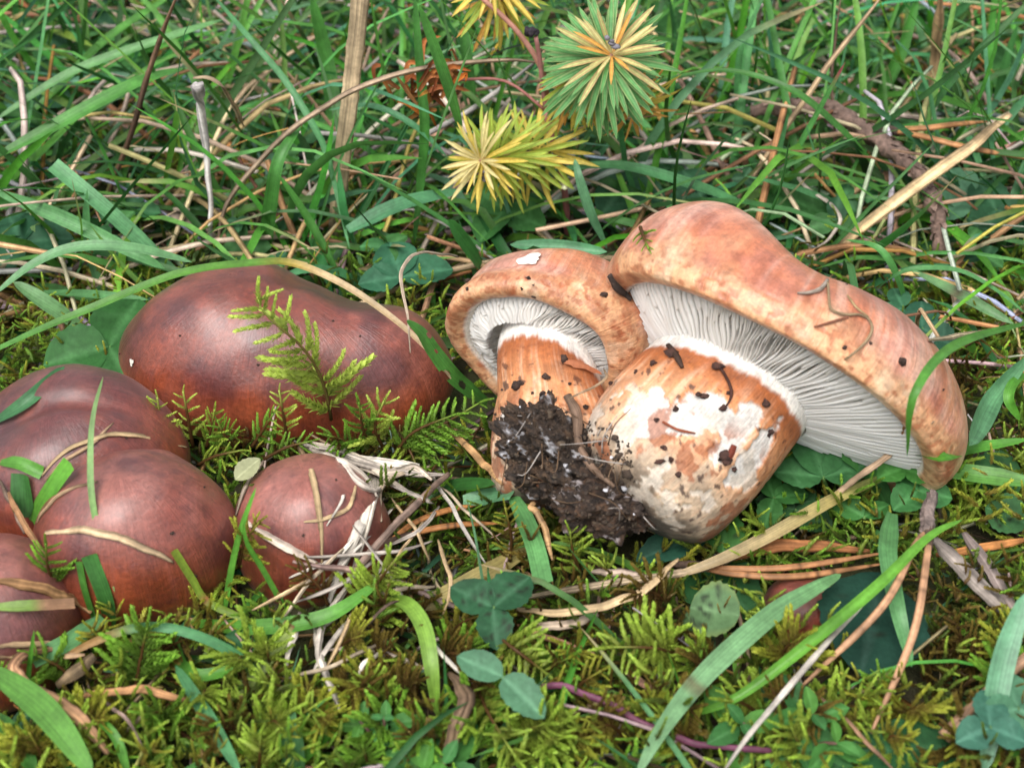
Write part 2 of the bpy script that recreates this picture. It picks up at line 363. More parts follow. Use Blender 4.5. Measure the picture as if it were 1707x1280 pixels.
# the uprooted pair: caps seen from below
def imgframe(ad, ix, iu, majx, maju):
    A = nrm(ad * FW + math.sqrt(1 - ad * ad) * nrm(ix * RT + iu * UPV)); X = majx * RT + maju * UPV; X = nrm(X - A * (X @ A)); return X, np.cross(A, X), A
ORANGE = dict(mid=(.46, .165, .085), dark=(.30, .075, .025), rim=(.60, .33, .17), pale=(.60, .33, .24))
def opencap_paint(seed, spots=()):
    o = ORANGE
    def f(L, sec, th):
        a = fbm(L * .45 + seed, 4, seed); b = fbm(L * 1.1 + seed, 4, seed + 5); p = fbm(L * 7, 2, 31); p2 = fbm(L * 2.2, 3, 32)
        streak = fbm(np.stack([np.cos(th) * 22, np.sin(th) * 22, np.linalg.norm(L, axis=-1) * .8], -1), 3, seed + 4)
        c = np.broadcast_to(np.asarray(o['mid'], float), L.shape)
        c = mixc(c, o['pale'], sst(.46, .66, a) * .8); c = mixc(c, (.40, .16, .12), sst(.48, .30, b) * .5)
        c = mixc(c, o['dark'], sst(.54, .70, streak) * .34); c = mixc(c, (.68, .46, .36), sst(.46, .30, streak) * .4)
        z = sst(.80, 1.30, sec + (b - .5) * .9); c = mixc(c, o['rim'], z * .9); c = mixc(c, o['dark'], z * sst(.47, .34, p) * .6); c = mixc(c, o['dark'], z * sst(.56, .70, p2) * .55)
        c = mixc(c, (.75, .56, .38), z * sst(.45, .3, p2) * .5)
        for x, y, zz, r, k, cc in spots:
            d = np.linalg.norm(L - np.array([x, y, zz]), axis=-1) + (fbm(L * 1.1, 3, seed + 2) - .5) * r * .9; c = mixc(c, cc, sst(r, r * .5, d) * k)
        return mixc(c, (.72, .66, .58), sst(2.55, 2.9, sec))
    return f
def gills(cap, hb, re, ctr, rs, n, seed, zin, zst, sag):      # thin wedges from the rim to the stalk's own circle
    mb = MB(); r = random.Random(seed); k = 18; t = np.linspace(0, 1, k); ro = re - .10
    def at(x, y, z): return cap.world(cap.local(np.arctan2(y / cap.ry, x / cap.rx), np.hypot(x / cap.rx, y / cap.ry), z))
    for i in range(n):
        a = (i + r.uniform(-.25, .25)) / n * 2 * math.pi; short = (0, 0, .35, 0, .6)[i % 5]
        po = np.array([cap.rx * ro * math.cos(a), cap.ry * ro * math.sin(a)]); v = po - ctr; b = math.atan2(v[1], v[0]); pi_ = np.array(ctr) + rs * np.array([math.cos(b), math.sin(b)])
        e = 1 - (short + (r.uniform(-.08, .08) if short else 0)); s_ = t * e; side = np.array([-v[1], v[0]]) / (np.linalg.norm(v) + 1e-6)
        xy = po[None] + (pi_ - po)[None] * s_[:, None] + side[None] * (.035 * np.sin(s_ * 7 + i * .31) + .10 * math.sin(a * 5) * s_)[:, None]
        zb = -hb + .30 + (zst + hb - .30) * s_ ** .8 - sag * np.sin(s_ * math.pi) + .04 * math.sin(i * 2.1)
        if short: zb = zb + .5 * sst(.6, 1, t)
        zt = np.maximum(-hb + (zin + hb) * np.sin(np.clip(s_ * .8 + .02, 0, 1) * math.pi / 2) ** .6, zb + .06); zt = np.minimum(zt, zb + .13)
        hw = np.linalg.norm(xy - np.array(ctr), axis=1) * (.51 * math.pi / n)
        q = [xy - side * hw[:, None], xy - side * hw[:, None] * .3, xy + side * hw[:, None] * .3, xy + side * hw[:, None]]; z4 = [zt, zb, zb, zt]
        V = np.stack([at(u[:, 0], u[:, 1], z) for u, z in zip(q, z4)], 1).reshape(-1, 3)
        mb.add(V, grid_faces(k, 4), np.array([.72, .68, .62]) * (.92 + .1 * r.random()))
    return mb
def stalk_build(path, rad, n, sides, flat, hint, disp, seed):
    Q = spline(path, n); t = np.linspace(0, 1, n); T = nrm(np.gradient(Q, axis=0)); s_ = nrm(np.cross(T, hint)); nn = np.cross(s_, T)
    Rr = np.interp(t, np.linspace(0, 1, len(rad)), rad); k = np.ones(9) / 9; Rr = np.convolve(np.pad(Rr, 4, 'edge'), k, 'valid')
    cap0 = np.sqrt(np.clip(1 - (1 - np.clip(t / .16, 0, 1)) ** 2, .0, 1)); Rr = Rr * np.maximum(cap0, .02)
    a = np.arange(sides) / sides * 2 * math.pi
    V = Q[:, None] + (s_[:, None] * np.cos(a)[None, :, None] + nn[:, None] * (np.sin(a) * flat)[None, :, None]) * Rr[:, None, None]
    d = nrm(V - Q[:, None]); V = V + d * ((fbm(V * .5, 3, seed) - .5) * disp * 2 + (fbm(V * 3, 3, seed + 3) - .5) * disp * .35)[..., None] * np.maximum(cap0, .1)[:, None, None]
    return V, np.broadcast_to(t[:, None], (n, sides)), np.broadcast_to(a[None], (n, sides)), d

XD, YD, ZD = imgframe(.34, .53, .85, .85, -.53)
cD = P(1285, 613, 3.5)
capDm = Cap(cD, XD, YD, ZD, 4.82, 4.0, m=((2, .02, .5), (3, .02, .8), (5, .012, 1.0)), w=((1, -.04, 0), (2, .15, 0), (3, .06, 3.14)),
    bumps=((-.8, -2.0, -.52, 1.0, 1.5), (-3.4, -1.7, .40, 1.3, 1.5), (.8, -2.0, -.15, 1.0, 1.2)), na=.14, seed=71)
XC, YC, ZC = imgframe(.66, .42, .90, .90, -.42)
cC = P(924, 566, 3.3)
capCm = Cap(cC, XC, YC, ZC, 2.58, 2.5, m=((2, .02, .9), (3, .03, 2.2), (7, .012, .3)), w=((2, .16, 1.9), (3, .08, .3)), bumps=((.6, -1.3, .15, .8, .8),), na=.10, nf=.6, seed=83, shear=.5)
def blob(V, c, r, seed, sh=.7): return np.linalg.norm(V - c, axis=-1) / r + (fbm(V * 2.6, 4, seed) - .5) * 2 * sh
def open_mushroom(label, cap, H, hb, re, path, rad, flat, zc, seed, patches, ngill, rs, spots, grime, zst):
    t = thing('mushroom', path[0], label, 'mushroom', 'uprooted mushrooms joined at the foot')
    V, Fq, col, uv = cap_build(cap, profile(H, hb, re, 80, 40, 14, 20, .05, .5), 420, opencap_paint(seed, spots), pores=.035)
    mb = MB(); mb.add(V, Fq, col, uv); put('cap', mb, M['capo'], cap.c, t); reg(V, Fq, 'cap' + str(seed))
    o = put('gills', gills(cap, hb, re, ((path[-2] - cap.c) @ cap.X, (path[-2] - cap.c) @ cap.Y), rs, ngill, seed, .45, zst, .03), M['gill'], cap.c, t, kind='stuff')
    n, sd_ = 190, 260
    V, tt, aa, dd = stalk_build(path, rad, n, sd_, flat, np.array([0, -.5, .85]), .12, seed)
    Lf = np.stack([np.cos(aa) * 9, np.sin(aa) * 9, tt * 2.5], -1); fib = fbm(Lf * 2.2, 3, seed); big = fbm(V * .55, 4, seed + 1); md = fbm(V * 1.6, 4, seed + 2)
    zl = (V - cap.c) @ cap.Z                # height along the cap's own axis: the collar follows the gills
    c = np.broadcast_to(np.array([.64, .38, .22]), V.shape)
    c = mixc(c, (.64, .50, .35), sst(.55, .22, tt + (big - .5) * .5) * .95)
    c = mixc(c, (.56, .20, .06), sst(zc - 3.6, zc - .2, zl + (md - .5) * 2.6) * .85); c = mixc(c, (.40, .12, .035), sst(.56, .70, fib) * .30); c = mixc(c, (.80, .62, .46), sst(.46, .3, fib) * .35)
    if grime:                               # grey-black earth stain round the foot
        g = sst(grime, grime * .3, tt + (md - .5) * .7 + (fib - .5) * .25); c = mixc(c, (.30, .22, .15), g * .75)
        c = mixc(c, (.035, .028, .024), sst(grime * .5, grime * .12, tt + (md - .5) * .35) * .9)
    sp = fbm(V * 6.5, 2, seed + 8); c = mixc(c, (.05, .025, .018), sst(.72, .77, sp + (md - .5) * .3) * .85)
    wob = (fib - .5) * .28 + (big - .5) * .35; c = mixc(c, (.29, .075, .015), sst(zc - 1.0, zc - .12, zl + wob) * .9)
    c = mixc(c, (.70, .665, .61), sst(zc - .06, zc + .12, zl + wob * .9))
    depth = np.zeros(tt.shape); tb = BVHTree.FromPolygons([tuple(v) for v in V.reshape(-1, 3)], [tuple(f) for f in grid_faces(n, sd_, True)])
    ax = nrm(path[3] - path[1])
    for (px, py, r, k) in patches:          # torn skin: white flesh with a ragged edge, a little deeper
        hit = tb.ray_cast(Vector(CAM), Vector(ray(px, py)))[0]
        if hit is None: continue
        pc = np.array(hit)
        q = (V - pc); q = q - ax * (q @ ax)[..., None] * (1 - 1 / k); d = np.linalg.norm(q, axis=-1) / r + (fbm(V * 2.3, 3, seed + 6) - .5) * 1.0 + (fbm(V * 8, 3, seed + 7) - .5) * .5
        mk = sst(1.08, .95, d); edge = sst(1.10, 1.03, d) * (1 - mk); c = mixc(c, (.20, .07, .03), edge * .55 * sst(.5, .6, md)); c = mixc(c, (.60, .56, .51), mk); depth = np.maximum(depth, mk)
    fl = fbm(V * 1.5 + 3, 4, seed + 12) + (fbm(V * 7, 3, seed + 13) - .5) * .16; zone = sst(zc - 4.2, zc - 3.2, zl) * sst(zc - .9, zc - 1.6, zl)      # smaller flakes off the scaly skin
    mk = sst(.605, .63, fl) * zone; c = mixc(c, (.60, .52, .43), mk * .8); sc3 = sst(.43, .39, fl) * zone; c = mixc(c, (.30, .085, .025), sc3 * .75); depth = np.maximum(depth, mk * .6)
    V = V - dd * depth[..., None] * .06
    uv = np.stack([aa / (2 * math.pi), tt], -1)
    mb = MB(); mb.add(V.reshape(-1, 3), grid_faces(n, sd_, True), c.reshape(-1, 3), uv.reshape(-1, 2)); put('stalk', mb, M['stalk'], path[0], t)
    reg(V.reshape(-1, 3), grid_faces(n, sd_, True), 'stalk' + str(seed))
    return t
# stalk D: from the bulb up to the gills
def lean_path(b, e, top, bow):             # a stalk axis from foot to gills, gently bowed, then into the cap
    return [b + (e - b) * t + np.asarray(bow) * math.sin(t * math.pi) for t in (0, .25, .5, .75, 1)] + [top]
stD = lean_path(P(1035, 848, 1.4), cD - ZD * .9 - XD * .62, cD + ZD * .1 - XD * .55, (.1, 0, .1))
stC = lean_path(P(950, 842, .9), cC - ZC * .75, cC + ZC * .2, (-.1, 0, .1))
def near(path, x, y, off):                  # point of the stalk's skin seen at that pixel, from its axis
    d = ray(x, y); Q = spline(path, 60); R = Q - CAM; s_ = R @ d; k = np.argmin(np.linalg.norm(R - s_[:, None] * d, axis=1)); return CAM + d * (s_[k] - off)
axD = nrm(stD[3] - stD[1])
pD = [(1150, 698, .50, 1.0), (1182, 690, .40, 1.2), (1080, 690, .50, 1.0), (1228, 716, .40, 2.0), (1256, 762, .30, 3.2), (1240, 795, .2, 2.0), (1092, 655, .22, 1.0)]
open_mushroom('large uprooted mushroom with wavy orange-brown cap, white gills and thick torn stalk', capDm, 2.72, .75, .94, stD, [1.7, 2.1, 2.22, 2.18, 2.05, 2.05], .95, -1.42, 71, pD, 380, 1.98,
    ((-4.5, -.5, -.3, .8, .5, (.30, .10, .05)), (1.3, -2.6, 1.7, 1.5, .6, (.36, .15, .13))), .36, -1.15)
open_mushroom('smaller uprooted mushroom with round orange-brown cap and white gills', capCm, 2.1, .8, .82, stC, [1.6, 1.75, 1.62, 1.36, 1.24, 1.3], .95, -1.1, 83, [(842, 700, .3, 1.6)], 270, 1.12,
    ((1.1, -1.9, 1.0, .85, .9, (.22, .035, .010)), (-.6, -2.2, .9, .9, .6, (.6, .22, .09))), .3, -.9)
foot(P(1100, 800, 0), 3.2, 3.0); foot(P(1290, 640, 0), 4.6, 3.0); foot(P(935, 760, 0), 2.0, 2.6)

# ------------------------------------------------------------------ plant shapes
GREEN, BLUEG, DARKG, PALEG, YELG, BRIGHT = (.075, .23, .035), (.085, .25, .10), (.030, .115, .022), (.20, .36, .11), (.20, .31, .035), (.10, .30, .035)
TAN, GREY, BRN, ORG, WHT, DRK, YEL = (.42, .30, .165), (.38, .33, .28), (.24, .12, .055), (.40, .17, .055), (.60, .54, .46), (.075, .045, .03), (.52, .36, .10)
def pts3(pts, h, only=None):
    h = np.interp(np.linspace(0, 1, len(pts)), np.linspace(0, 1, len(np.atleast_1d(h))), np.atleast_1d(h)); out = []
    for (x, y), k in zip(pts, h):
        q = P(x, y, k)
        s_, n_ = surf(x, y, .05) if only is None else surf(x, y, .05, only)
        if s_ is not None and np.linalg.norm(s_ - CAM) < np.linalg.norm(q - CAM): q = s_     # lies on the skin, never inside it
        out.append(q)
    return np.array(out)
def blade_prof(kind):
    if kind == 'tip': return lambda t: np.minimum(1, .55 + t * 2.2) * np.sqrt(np.clip(1 - t ** 3.2, 0, 1)) + .02
    if kind == 'both': return lambda t: np.sin(np.clip(t, 0, 1) * math.pi) ** .45 + .03
    if kind == 'cut': return lambda t: np.minimum(1, .6 + t * 1.5)
    return lambda t: np.minimum(1, .5 + t * 2.2) * (1 - t ** 2 * .75)
def dry(col, c2, a=.6, b=.85): return [(0, col), (a, col), (b, c2), (1, c2)]
def blade(label, pts, h, w, col=GREEN, prof='tip', fold=.2, twist=None, group=None, holes=False, n=None, name='grass_blade', mat='grass', cat='grass blade'):
    C = pts3(pts, h); sd_ = abs(hash(tuple(map(tuple, pts)))) % 9999; r = random.Random(sd_)
    tw = twist if twist is not None else (r.uniform(-.5, .5), r.uniform(-.5, .5)); n = n or max(14, 5 * len(pts))
    if holes: n = 90
    V, Fq, uv = ribbon(C, w * .068, n, blade_prof(prof), fold, twist=tw, across=19 if holes else 5)
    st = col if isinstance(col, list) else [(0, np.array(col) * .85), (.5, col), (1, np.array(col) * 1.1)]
    if holes:
        k = np.arange(len(Fq)); gi, gj = k // 18, k % 18; keep = np.ones(len(Fq), bool); jag = r.random
        for a, b, ra, rb in ((14, 1, 2.2, 4), (26, 8, 4.5, 4.5), (40, 4, 3.5, 5), (43, 0, 3, 4), (58, 11, 2, 2), (70, 15, 3, 3)): keep &= ((gi - a) / ra) ** 2 + ((gj - b) / rb) ** 2 + np.array([jag() * .35 for _ in k]) > 1
        Fq = Fq[keep]
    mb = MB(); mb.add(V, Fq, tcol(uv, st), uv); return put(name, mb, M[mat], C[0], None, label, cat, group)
def wobble(C, seed, amp=.015):
    Q = spline(C, max(7, 2 * len(C))); r = np.random.default_rng(abs(int(seed)) + 3); k = r.normal(0, amp, Q.shape); k[0] = 0; return Q + k
def fibre_tube(C, R, n, flat, seed, amp=.22, sides=14):          # a dry stalk: ridged along its length, each fibre its own tone
    V, Fq, uv, T = tube(C, R, n, sides, flat); r = np.random.default_rng(abs(int(seed)) + 11); Q = spline(C, n)
    k = 1 + r.normal(0, amp, sides)[None] + r.normal(0, .05, (n, 1)); body = V[:-2].reshape(n, sides, 3); body = Q[:, None] + (body - Q[:, None]) * k[..., None]
    tone = np.clip(1 + r.normal(0, .26, sides), .45, 1.5)[None] * np.clip(1 + np.convolve(r.normal(0, .3, n), np.ones(4) / 4, 'same'), .6, 1.3)[:, None]
    return np.concatenate([body.reshape(-1, 3), V[-2:]]), Fq, uv, T, np.concatenate([tone.ravel(), [.8, .8]])[:, None]
def straw(label, pts, h, w, col=TAN, flat=.38, taper=(.45, .95, 1, 1, .9, .35), group=None, name='dry_straw', mat='straw', cat='straw', rough=.7, n=None):
    C = wobble(pts3(pts, h), pts[0][0]); sd_ = pts[0][0] * 3 + pts[0][1]
    V, Fq, uv, T, tone = fibre_tube(C, np.array(taper) * w * .026, n or max(30, 8 * len(pts)), flat, sd_, .05 if mat in ('stem', 'needle') else .22)
    st = col if isinstance(col, list) else [(0, np.array(col) * .8), (.5, np.array(col) * 1.12), (1, np.array(col) * .85)]
    mb = MB(); mb.add(V, Fq, tcol(uv, st) * tone, uv, T); return put(name, mb, M[mat], C[0], None, label, cat, group)
def banded(c, seed):                        # dark bands along a dead needle
    r = random.Random(seed); st = [(0, c)]; t = .04
    while t < .95:
        t += r.uniform(.02, .09); d = np.array(c) * r.uniform(.8, 1.15); st += [(t, d), (t + .006, np.array(c) * r.choice((.12, .3, .7))), (t + .014, d)]; t += .014
    return st + [(1.05, np.array(c) * .6)]
def needle(label, pts, h, w, col=ORG, group=None, taper=(.8, 1, 1, .9, .35)):
    return straw(label, pts, h, w, banded(col, pts[0][0] + pts[0][1]), .7, taper, group, 'pine_needle', 'needle', 'pine needle', .12, 60)
def needle_pair(label, sheath, ptsA, ptsB, h, w, col=ORG, group=None):
    A = pts3(ptsA, h); B = pts3(ptsB, h); t = thing('pine_needle_pair', A[0], label, 'pine needles', group)
    for q, C in enumerate((A, B)):
        V, Fq, uv, T = tube(C, np.array((.8, 1, 1, .9, .35)) * w * .024, 48, 8, .7, rough=.12, seed=q); mb = MB(); mb.add(V, Fq, tcol(uv, banded(col, q + ptsA[0][0])), uv, T); put('needle', mb, M['needle'], C[0], t)
    d = nrm(A[0] - A[1]); V, Fq, uv, T = tube([A[0] + d * .5, A[0], A[0] - d * .6], np.array((.7, 1.3, 1.15)) * w * .027, 10, 8, 1, rough=.3); mb = MB(); mb.add(V, Fq, DRK, uv, T); put('sheath', mb, M['bark'], A[0] + d * .5, t)

# --- broad leaflets
def leaf_mesh(L, W, shape='clover', col=(.035, .13, .045), rib=1.6, edge=None, spots=0, cup=.12, seed=0, n=13, a=9, curl=.1):
    t = np.linspace(0, 1, n); k = np.linspace(-1, 1, a)
    if shape == 'clover': w = np.sin(math.pi * np.clip(t, 0, 1) ** .85) ** .62
    elif shape == 'oval': w = np.sin(math.pi * t ** .95) ** .75
    elif shape == 'round': w = np.sqrt(np.clip(1 - (2 * t - 1) ** 2, 0, 1))
    else: w = np.minimum(1, .35 + t * 1.5) * np.clip(1 - t ** 5, 0, 1) ** .6      # linear, blunt tip
    w = w * W / 2 + .002; r = random.Random(seed)
    rag = 1 + .05 * np.sin(t * 40 + seed)[:, None] * (np.abs(k) > .9)[None]
    X = w[:, None] * k[None] * rag; Y = np.broadcast_to((t * L)[:, None], X.shape); Z = np.abs(X) * cup * 2 - (t[:, None] ** 2) * L * curl + .02 * W * np.sin(t * 9 + seed)[:, None] * k[None]
    if shape != 'linear': col = np.array(col) * .78
    V = np.stack([X, Y, Z], -1); c = np.broadcast_to(np.array(col), V.shape)
    c = c * (1 + .18 * (fbm(V * 4 + seed, 3, seed)[..., None] - .5) * 2); kk = np.broadcast_to(np.abs(k)[None], X.shape)
    c = mixc(c, np.minimum(np.array(col) * rib + .02, 1), sst(.16, .02, kk) * .8)
    if shape == 'clover': c = mixc(c, np.minimum(np.array(col) * 1.5 + .03, 1), sst(.07, .0, np.abs(t[:, None] - .62 + kk * .22)) * .35)
    if edge is not None: c = mixc(c, edge, sst(.7, 1, kk) * .8)
    for q in range(spots):
        p = np.array([r.uniform(-.4, .4) * W, r.uniform(.1, .9) * L]); d = np.linalg.norm(V[..., :2] - p, axis=-1); c = mixc(c, (.02, .025, .015), sst(.10, .03, d) * .9)
    uv = np.stack(np.broadcast_arrays((k[None] + 1) / 2, t[:, None]), -1)
    mb = MB(); mb.add(V.reshape(-1, 3), grid_faces(n, a), c.reshape(-1, 3), uv.reshape(-1, 2)); return mb
LEAFC = {}
def leaf_shared(key, mat, **kw):
    if key not in LEAFC: LEAFC[key] = leaf_mesh(**kw).mesh('leaf'); LEAFC[key].materials.append(M[mat])
    return LEAFC[key]
def petiole(C, r, col, parent, name='petiole', mat='stem'):
    V, Fq, uv, T = tube(C, [r * 1.1, r, r * .9], 10, 6); mb = MB(); mb.add(V, Fq, col, uv, T); return put(name, mb, M[mat], np.asarray(C)[0], parent)
def clover(label, pc, h, size, dirs, col=(.035, .13, .045), spots=0, root=None, tilt=(0, -.3, 1), shape='clover', wl=.85, group=None, name='clover_leaf', cat='clover', edge=None, rib=1.6):
    c = P(pc[0], pc[1], h); g = float(ghgt(c[0], c[1]))
    b = np.array([c[0] + (root[0] if root else .3), c[1] + (root[1] if root else .5), g - .3])
    t = thing(name, b, label, cat, group)
    petiole([b, (b + c) / 2 + np.array([.15, .1, .15]), c], .05, (.10, .20, .05), t)
    for i, dg in enumerate(dirs):
        a, s_ = dg if isinstance(dg, tuple) else (dg, 1.0); a = math.radians(a)
        d = nrm(RT * math.cos(a) + np.array([0, 1, 0]) * math.sin(a) * 1.0 + np.array([0, 0, .10])); d = nrm(d - nrm(tilt) * (d @ nrm(tilt)) * .9)
        me = leaf_mesh(size * s_, size * s_ * wl, shape, col, rib, edge, spots, .10 + .05 * (i % 2), int(pc[0]) + i).mesh('leaflet')
        o = link('leaflet', me, M['leaf'], t, c); orient(o, *frame(d, np.asarray(tilt, float) + rng.normal(0, .12, 3)))
    return t
def big_leaf(label, p0, p1, h0, h1, width, col, shape='oval', spots=0, group=None, tilt=(0, -.3, 1), cat='leaf', name='broad_leaf', edge=None, rib=1.5, cup=.08):
    a, b = P(*p0, h0), P(*p1, h1); d = b - a; L = float(np.linalg.norm(d)); me = leaf_mesh(L, width, shape, col, rib, edge, spots, cup, int(p0[0]), 22, 13).mesh(name)
    o = link(name, me, M['leaf'], None, a, label, cat, group); orient(o, *frame(d, np.asarray(tilt, float))); return o

# --- moss: a branch bears dozens of tiny pointed leaves
def branch_arrays(L, nl, seed, tip=(.30, .37, .045), base=(.15, .17, .03), lw=.105, ll=.27, spread=.72):
    r = np.random.default_rng(seed); mb = MB(); bend = r.uniform(.05, .35) * L; side = r.normal(0, .08) * L
    f = lambda t: np.stack([side * t * t, L * t, -bend * t * t], -1)
    Q = f(np.linspace(0, 1, 5)); V, Fq, uv, T = tube(Q, [.022, .018, .01], 5, 3); mb.add(V, Fq, np.array(base) * .8, uv)
    t = (np.arange(nl) + r.random(nl) * .5) / nl; p = f(t); T_ = nrm(np.gradient(p, axis=0)); ang = np.arange(nl) * 2.4 + r.random(nl) * .5
    X = nrm(np.cross(T_, [0, 0, 1.])); Z = np.cross(X, T_); out = X * np.cos(ang)[:, None] + Z * np.sin(ang)[:, None] * .75
    sp = spread * (1 - t * .45)[:, None] * r.uniform(.7, 1.25, (nl, 1)); d = nrm(T_ + out * sp); tan = nrm(np.cross(d, out)); ls = ll * (1 - .45 * t)[:, None] * r.uniform(.8, 1.2, (nl, 1))
    a = p; m1 = p + d * ls * .4 + tan * lw / 2; m2 = p + d * ls * .4 - tan * lw / 2; e = p + d * ls + out * ls * .12
    V = np.stack([a, m1, e, m2], 1).reshape(-1, 3); c = mixc(base, tip, np.clip(t * 1.3 + r.normal(0, .12, nl), 0, 1)); c = np.repeat(c * r.uniform(.8, 1.2, (nl, 1)), 4, 0)
    mb.add(V, np.arange(nl * 4).reshape(-1, 4), c); return mb.arrays()
def add_arr(mb, A, Mt, o, s=1.0, tint=1.0):
    V, Q, T, C, U = A; mb.add(V @ (np.asarray(Mt).T * s).T if False else (V * s) @ np.asarray(Mt) + o, Q, C * tint, U, T if len(T) else None)
MOSSPAL = {'lime': ((.40, .55, .08), (.20, .24, .035)), 'green': ((.25, .46, .055), (.12, .21, .03)), 'gold': ((.42, .45, .06), (.19, .14, .03)), 'pale': ((.58, .70, .15), (.30, .38, .06)), 'brown': ((.20, .15, .03), (.085, .045, .015)), 'dark': ((.16, .25, .035), (.07, .08, .02))}
BR = {k: [branch_arrays(1.0, 46, 100 + i, *v) for i in range(4)] for k, v in MOSSPAL.items()}
def arr_mesh(A, name):
    mb = MB(); V, Q, T, C, U = A; mb.add(V, Q, C, U, T if len(T) else None); me = mb.mesh(name); me.materials.append(M['moss']); return me
BRM = {k: [arr_mesh(a, 'branch') for a in v] for k, v in BR.items()}
def frond_layout(C, nb, bl, r, flat=.5, start=.15):
    Q = spline(C, 40); T = nrm(np.gradient(Q, axis=0)); out = []
    for i in range(nb):
        t = start + (1 - start) * (i + r.random() * .6) / nb; k = min(39, int(t * 39)); ty = T[k]; sgn = 1 if i % 2 else -1
        ref = nrm(np.cross(ty, [0, -.5, .85])); up = np.cross(ref, ty); a = r.normal(0, .5) * flat
        d = nrm(ty * r.uniform(.35, .9) + (ref * math.cos(a) + up * math.sin(a)) * sgn); out.append((Q[k], d, bl * (1 - .55 * t ** 2) * r.uniform(.75, 1.25), up))
    out.append((Q[-1] - T[-1] * bl * .25, T[-1], bl * .6, np.array([0, -.5, .85]))); return Q, out
def moss_sprig(label, C, nb, bl, pal='lime', seed=0, group=None, stemcol=(.13, .065, .02), flat=.5, start=.15):
    r = np.random.default_rng(seed); Q, lay = frond_layout(C, nb, bl, r, flat, start); t = thing('moss_sprig', Q[0], label, 'moss', group)
    V, Fq, uv, T = tube(Q, [.05, .04, .02], 14, 5); mb = MB(); mb.add(V, Fq, tcol(uv, [(0, np.array(stemcol) * .7), (.7, stemcol), (1, MOSSPAL[pal][0])]), uv, T); s_ = put('stem', mb, M['moss'], Q[0], t)
    for q, d, L, up in lay:
        o = link('branch', BRM[pal][int(r.integers(4))], M['moss'], t, q); orient(o, *frame(d, up), float(L))
    return t

# ------------------------------------------------------------------ earth and litter clinging to the uprooted pair
def soil_clump():
    c = near([stC[1], stD[1]], 950, 790, 1.0) + np.array([0, .5, -.1])
    n1, n2 = 150, 220; ph = np.linspace(.01, math.pi - .01, n1)[:, None]; th = (np.arange(n2) / n2 * 2 * math.pi)[None]
    D = np.stack(np.broadcast_arrays(np.sin(ph) * np.cos(th), np.sin(ph) * np.sin(th), np.cos(ph)), -1)
    V = D * np.array([1.75, 1.5, 1.55]); V = V + D * ((fbm(D * 2.2, 3, 91) - .5) * 1.3 + (np.abs(fbm(D * 6, 4, 92) - .5)) * -1.2 + (fbm(D * 9, 4, 93) - .5) * .42)[..., None]
    sh = np.stack([V[..., 2] * -.35, V[..., 2] * 0, V[..., 0] * -.25], -1); V = V + sh
    a = fbm(D * 3.2, 4, 94); b = fbm(D * 9, 3, 95)
    col = np.broadcast_to(np.array([.040, .024, .014]), V.shape); col = mixc(col, (.095, .055, .030), sst(.5, .7, b) * .8); col = mixc(col, (.016, .012, .010), sst(.48, .3, b) * .7)
    col = mixc(col, (.55, .55, .58), sst(.64, .70, a) * sst(.45, .6, b) * .7)                  # white mould threads
    V = V + c; t = thing('soil_clump', c - np.array([0, 0, 1.6]), 'dark crumbly clump of earth stuck on the foot of the uprooted mushrooms', 'soil')
    mb = MB(); mb.add(V.reshape(-1, 3), grid_faces(n1, n2, True), col.reshape(-1, 3)); put('clod', mb, M['soil'], c, t); reg(V.reshape(-1, 3), grid_faces(n1, n2, True), 'clod')
    c2 = near([stC[0], stD[0]], 1018, 848, 1.0) + np.array([0, .4, 0]); V2 = D * np.array([1.35, 1.0, .8]); V2 = V2 + D * ((fbm(D * 2.6 + 9, 3, 96) - .5) * .9 + (fbm(D * 9 + 4, 4, 97) - .5) * .4)[..., None]; V2 = V2 + c2
    mb = MB(); mb.add(V2.reshape(-1, 3), grid_faces(n1, n2, True), col.reshape(-1, 3) * [.9, .8, .75]); put('clod', mb, M['soil'], c2, t); reg(V2.reshape(-1, 3), grid_faces(n1, n2, True), 'clod2')
    r = random.Random(3); cr = MB(); wh = MB(); rt = MB()
    poly = [(825, 690), (880, 670), (960, 690), (1000, 705), (1050, 740), (1060, 800), (1055, 830), (1080, 850), (1090, 885), (1050, 898), (980, 885), (900, 850), (840, 800)]
    for i in range(1500):
        x, y = r.uniform(815, 1160), r.uniform(665, 908)
        if not inpoly(x, y, poly): continue
        q, n = surf(x, y, .0)
        if q is None: continue
        rock(cr, q, r.uniform(.015, .055) * (2.4 if r.random() < .05 else 1), r, (.055, .036, .024) if r.random() < .8 else (.10, .07, .045))
        if r.random() < .012: rock(wh, q + n * .04, r.uniform(.03, .09), r, (.55, .54, .56))
        if r.random() < .045:
            d = nrm(np.array([r.gauss(0, 1), r.gauss(0, .4), r.gauss(0, 1)])); L = r.uniform(.4, 1.3); A = [q + n * .05, q + n * .25 + d * L * .5 + np.array([0, 0, r.uniform(-.2, .2)]), q + n * .1 + d * L]
            Vt, Ft, ut, ct = tube(A, [.018, .014, .008], 8, 4); rt.add(Vt, Ft, (.16, .10, .06) if r.random() < .6 else (.45, .40, .36), ut, ct)
    put('crumbs', cr, M['soil'], c, t, kind='stuff'); put('mould_tufts', wh, M['flesh'], c, t, kind='stuff'); put('rootlets', rt, M['straw'], c, t, kind='stuff')
def inpoly(x, y, p):
    k = False; j = len(p) - 1
    for i in range(len(p)):
        if (p[i][1] > y) != (p[j][1] > y) and x < (p[j][0] - p[i][0]) * (y - p[i][1]) / (p[j][1] - p[i][1]) + p[i][0]: k = not k
        j = i
    return k
_u = np.linspace(0, 1, 5)
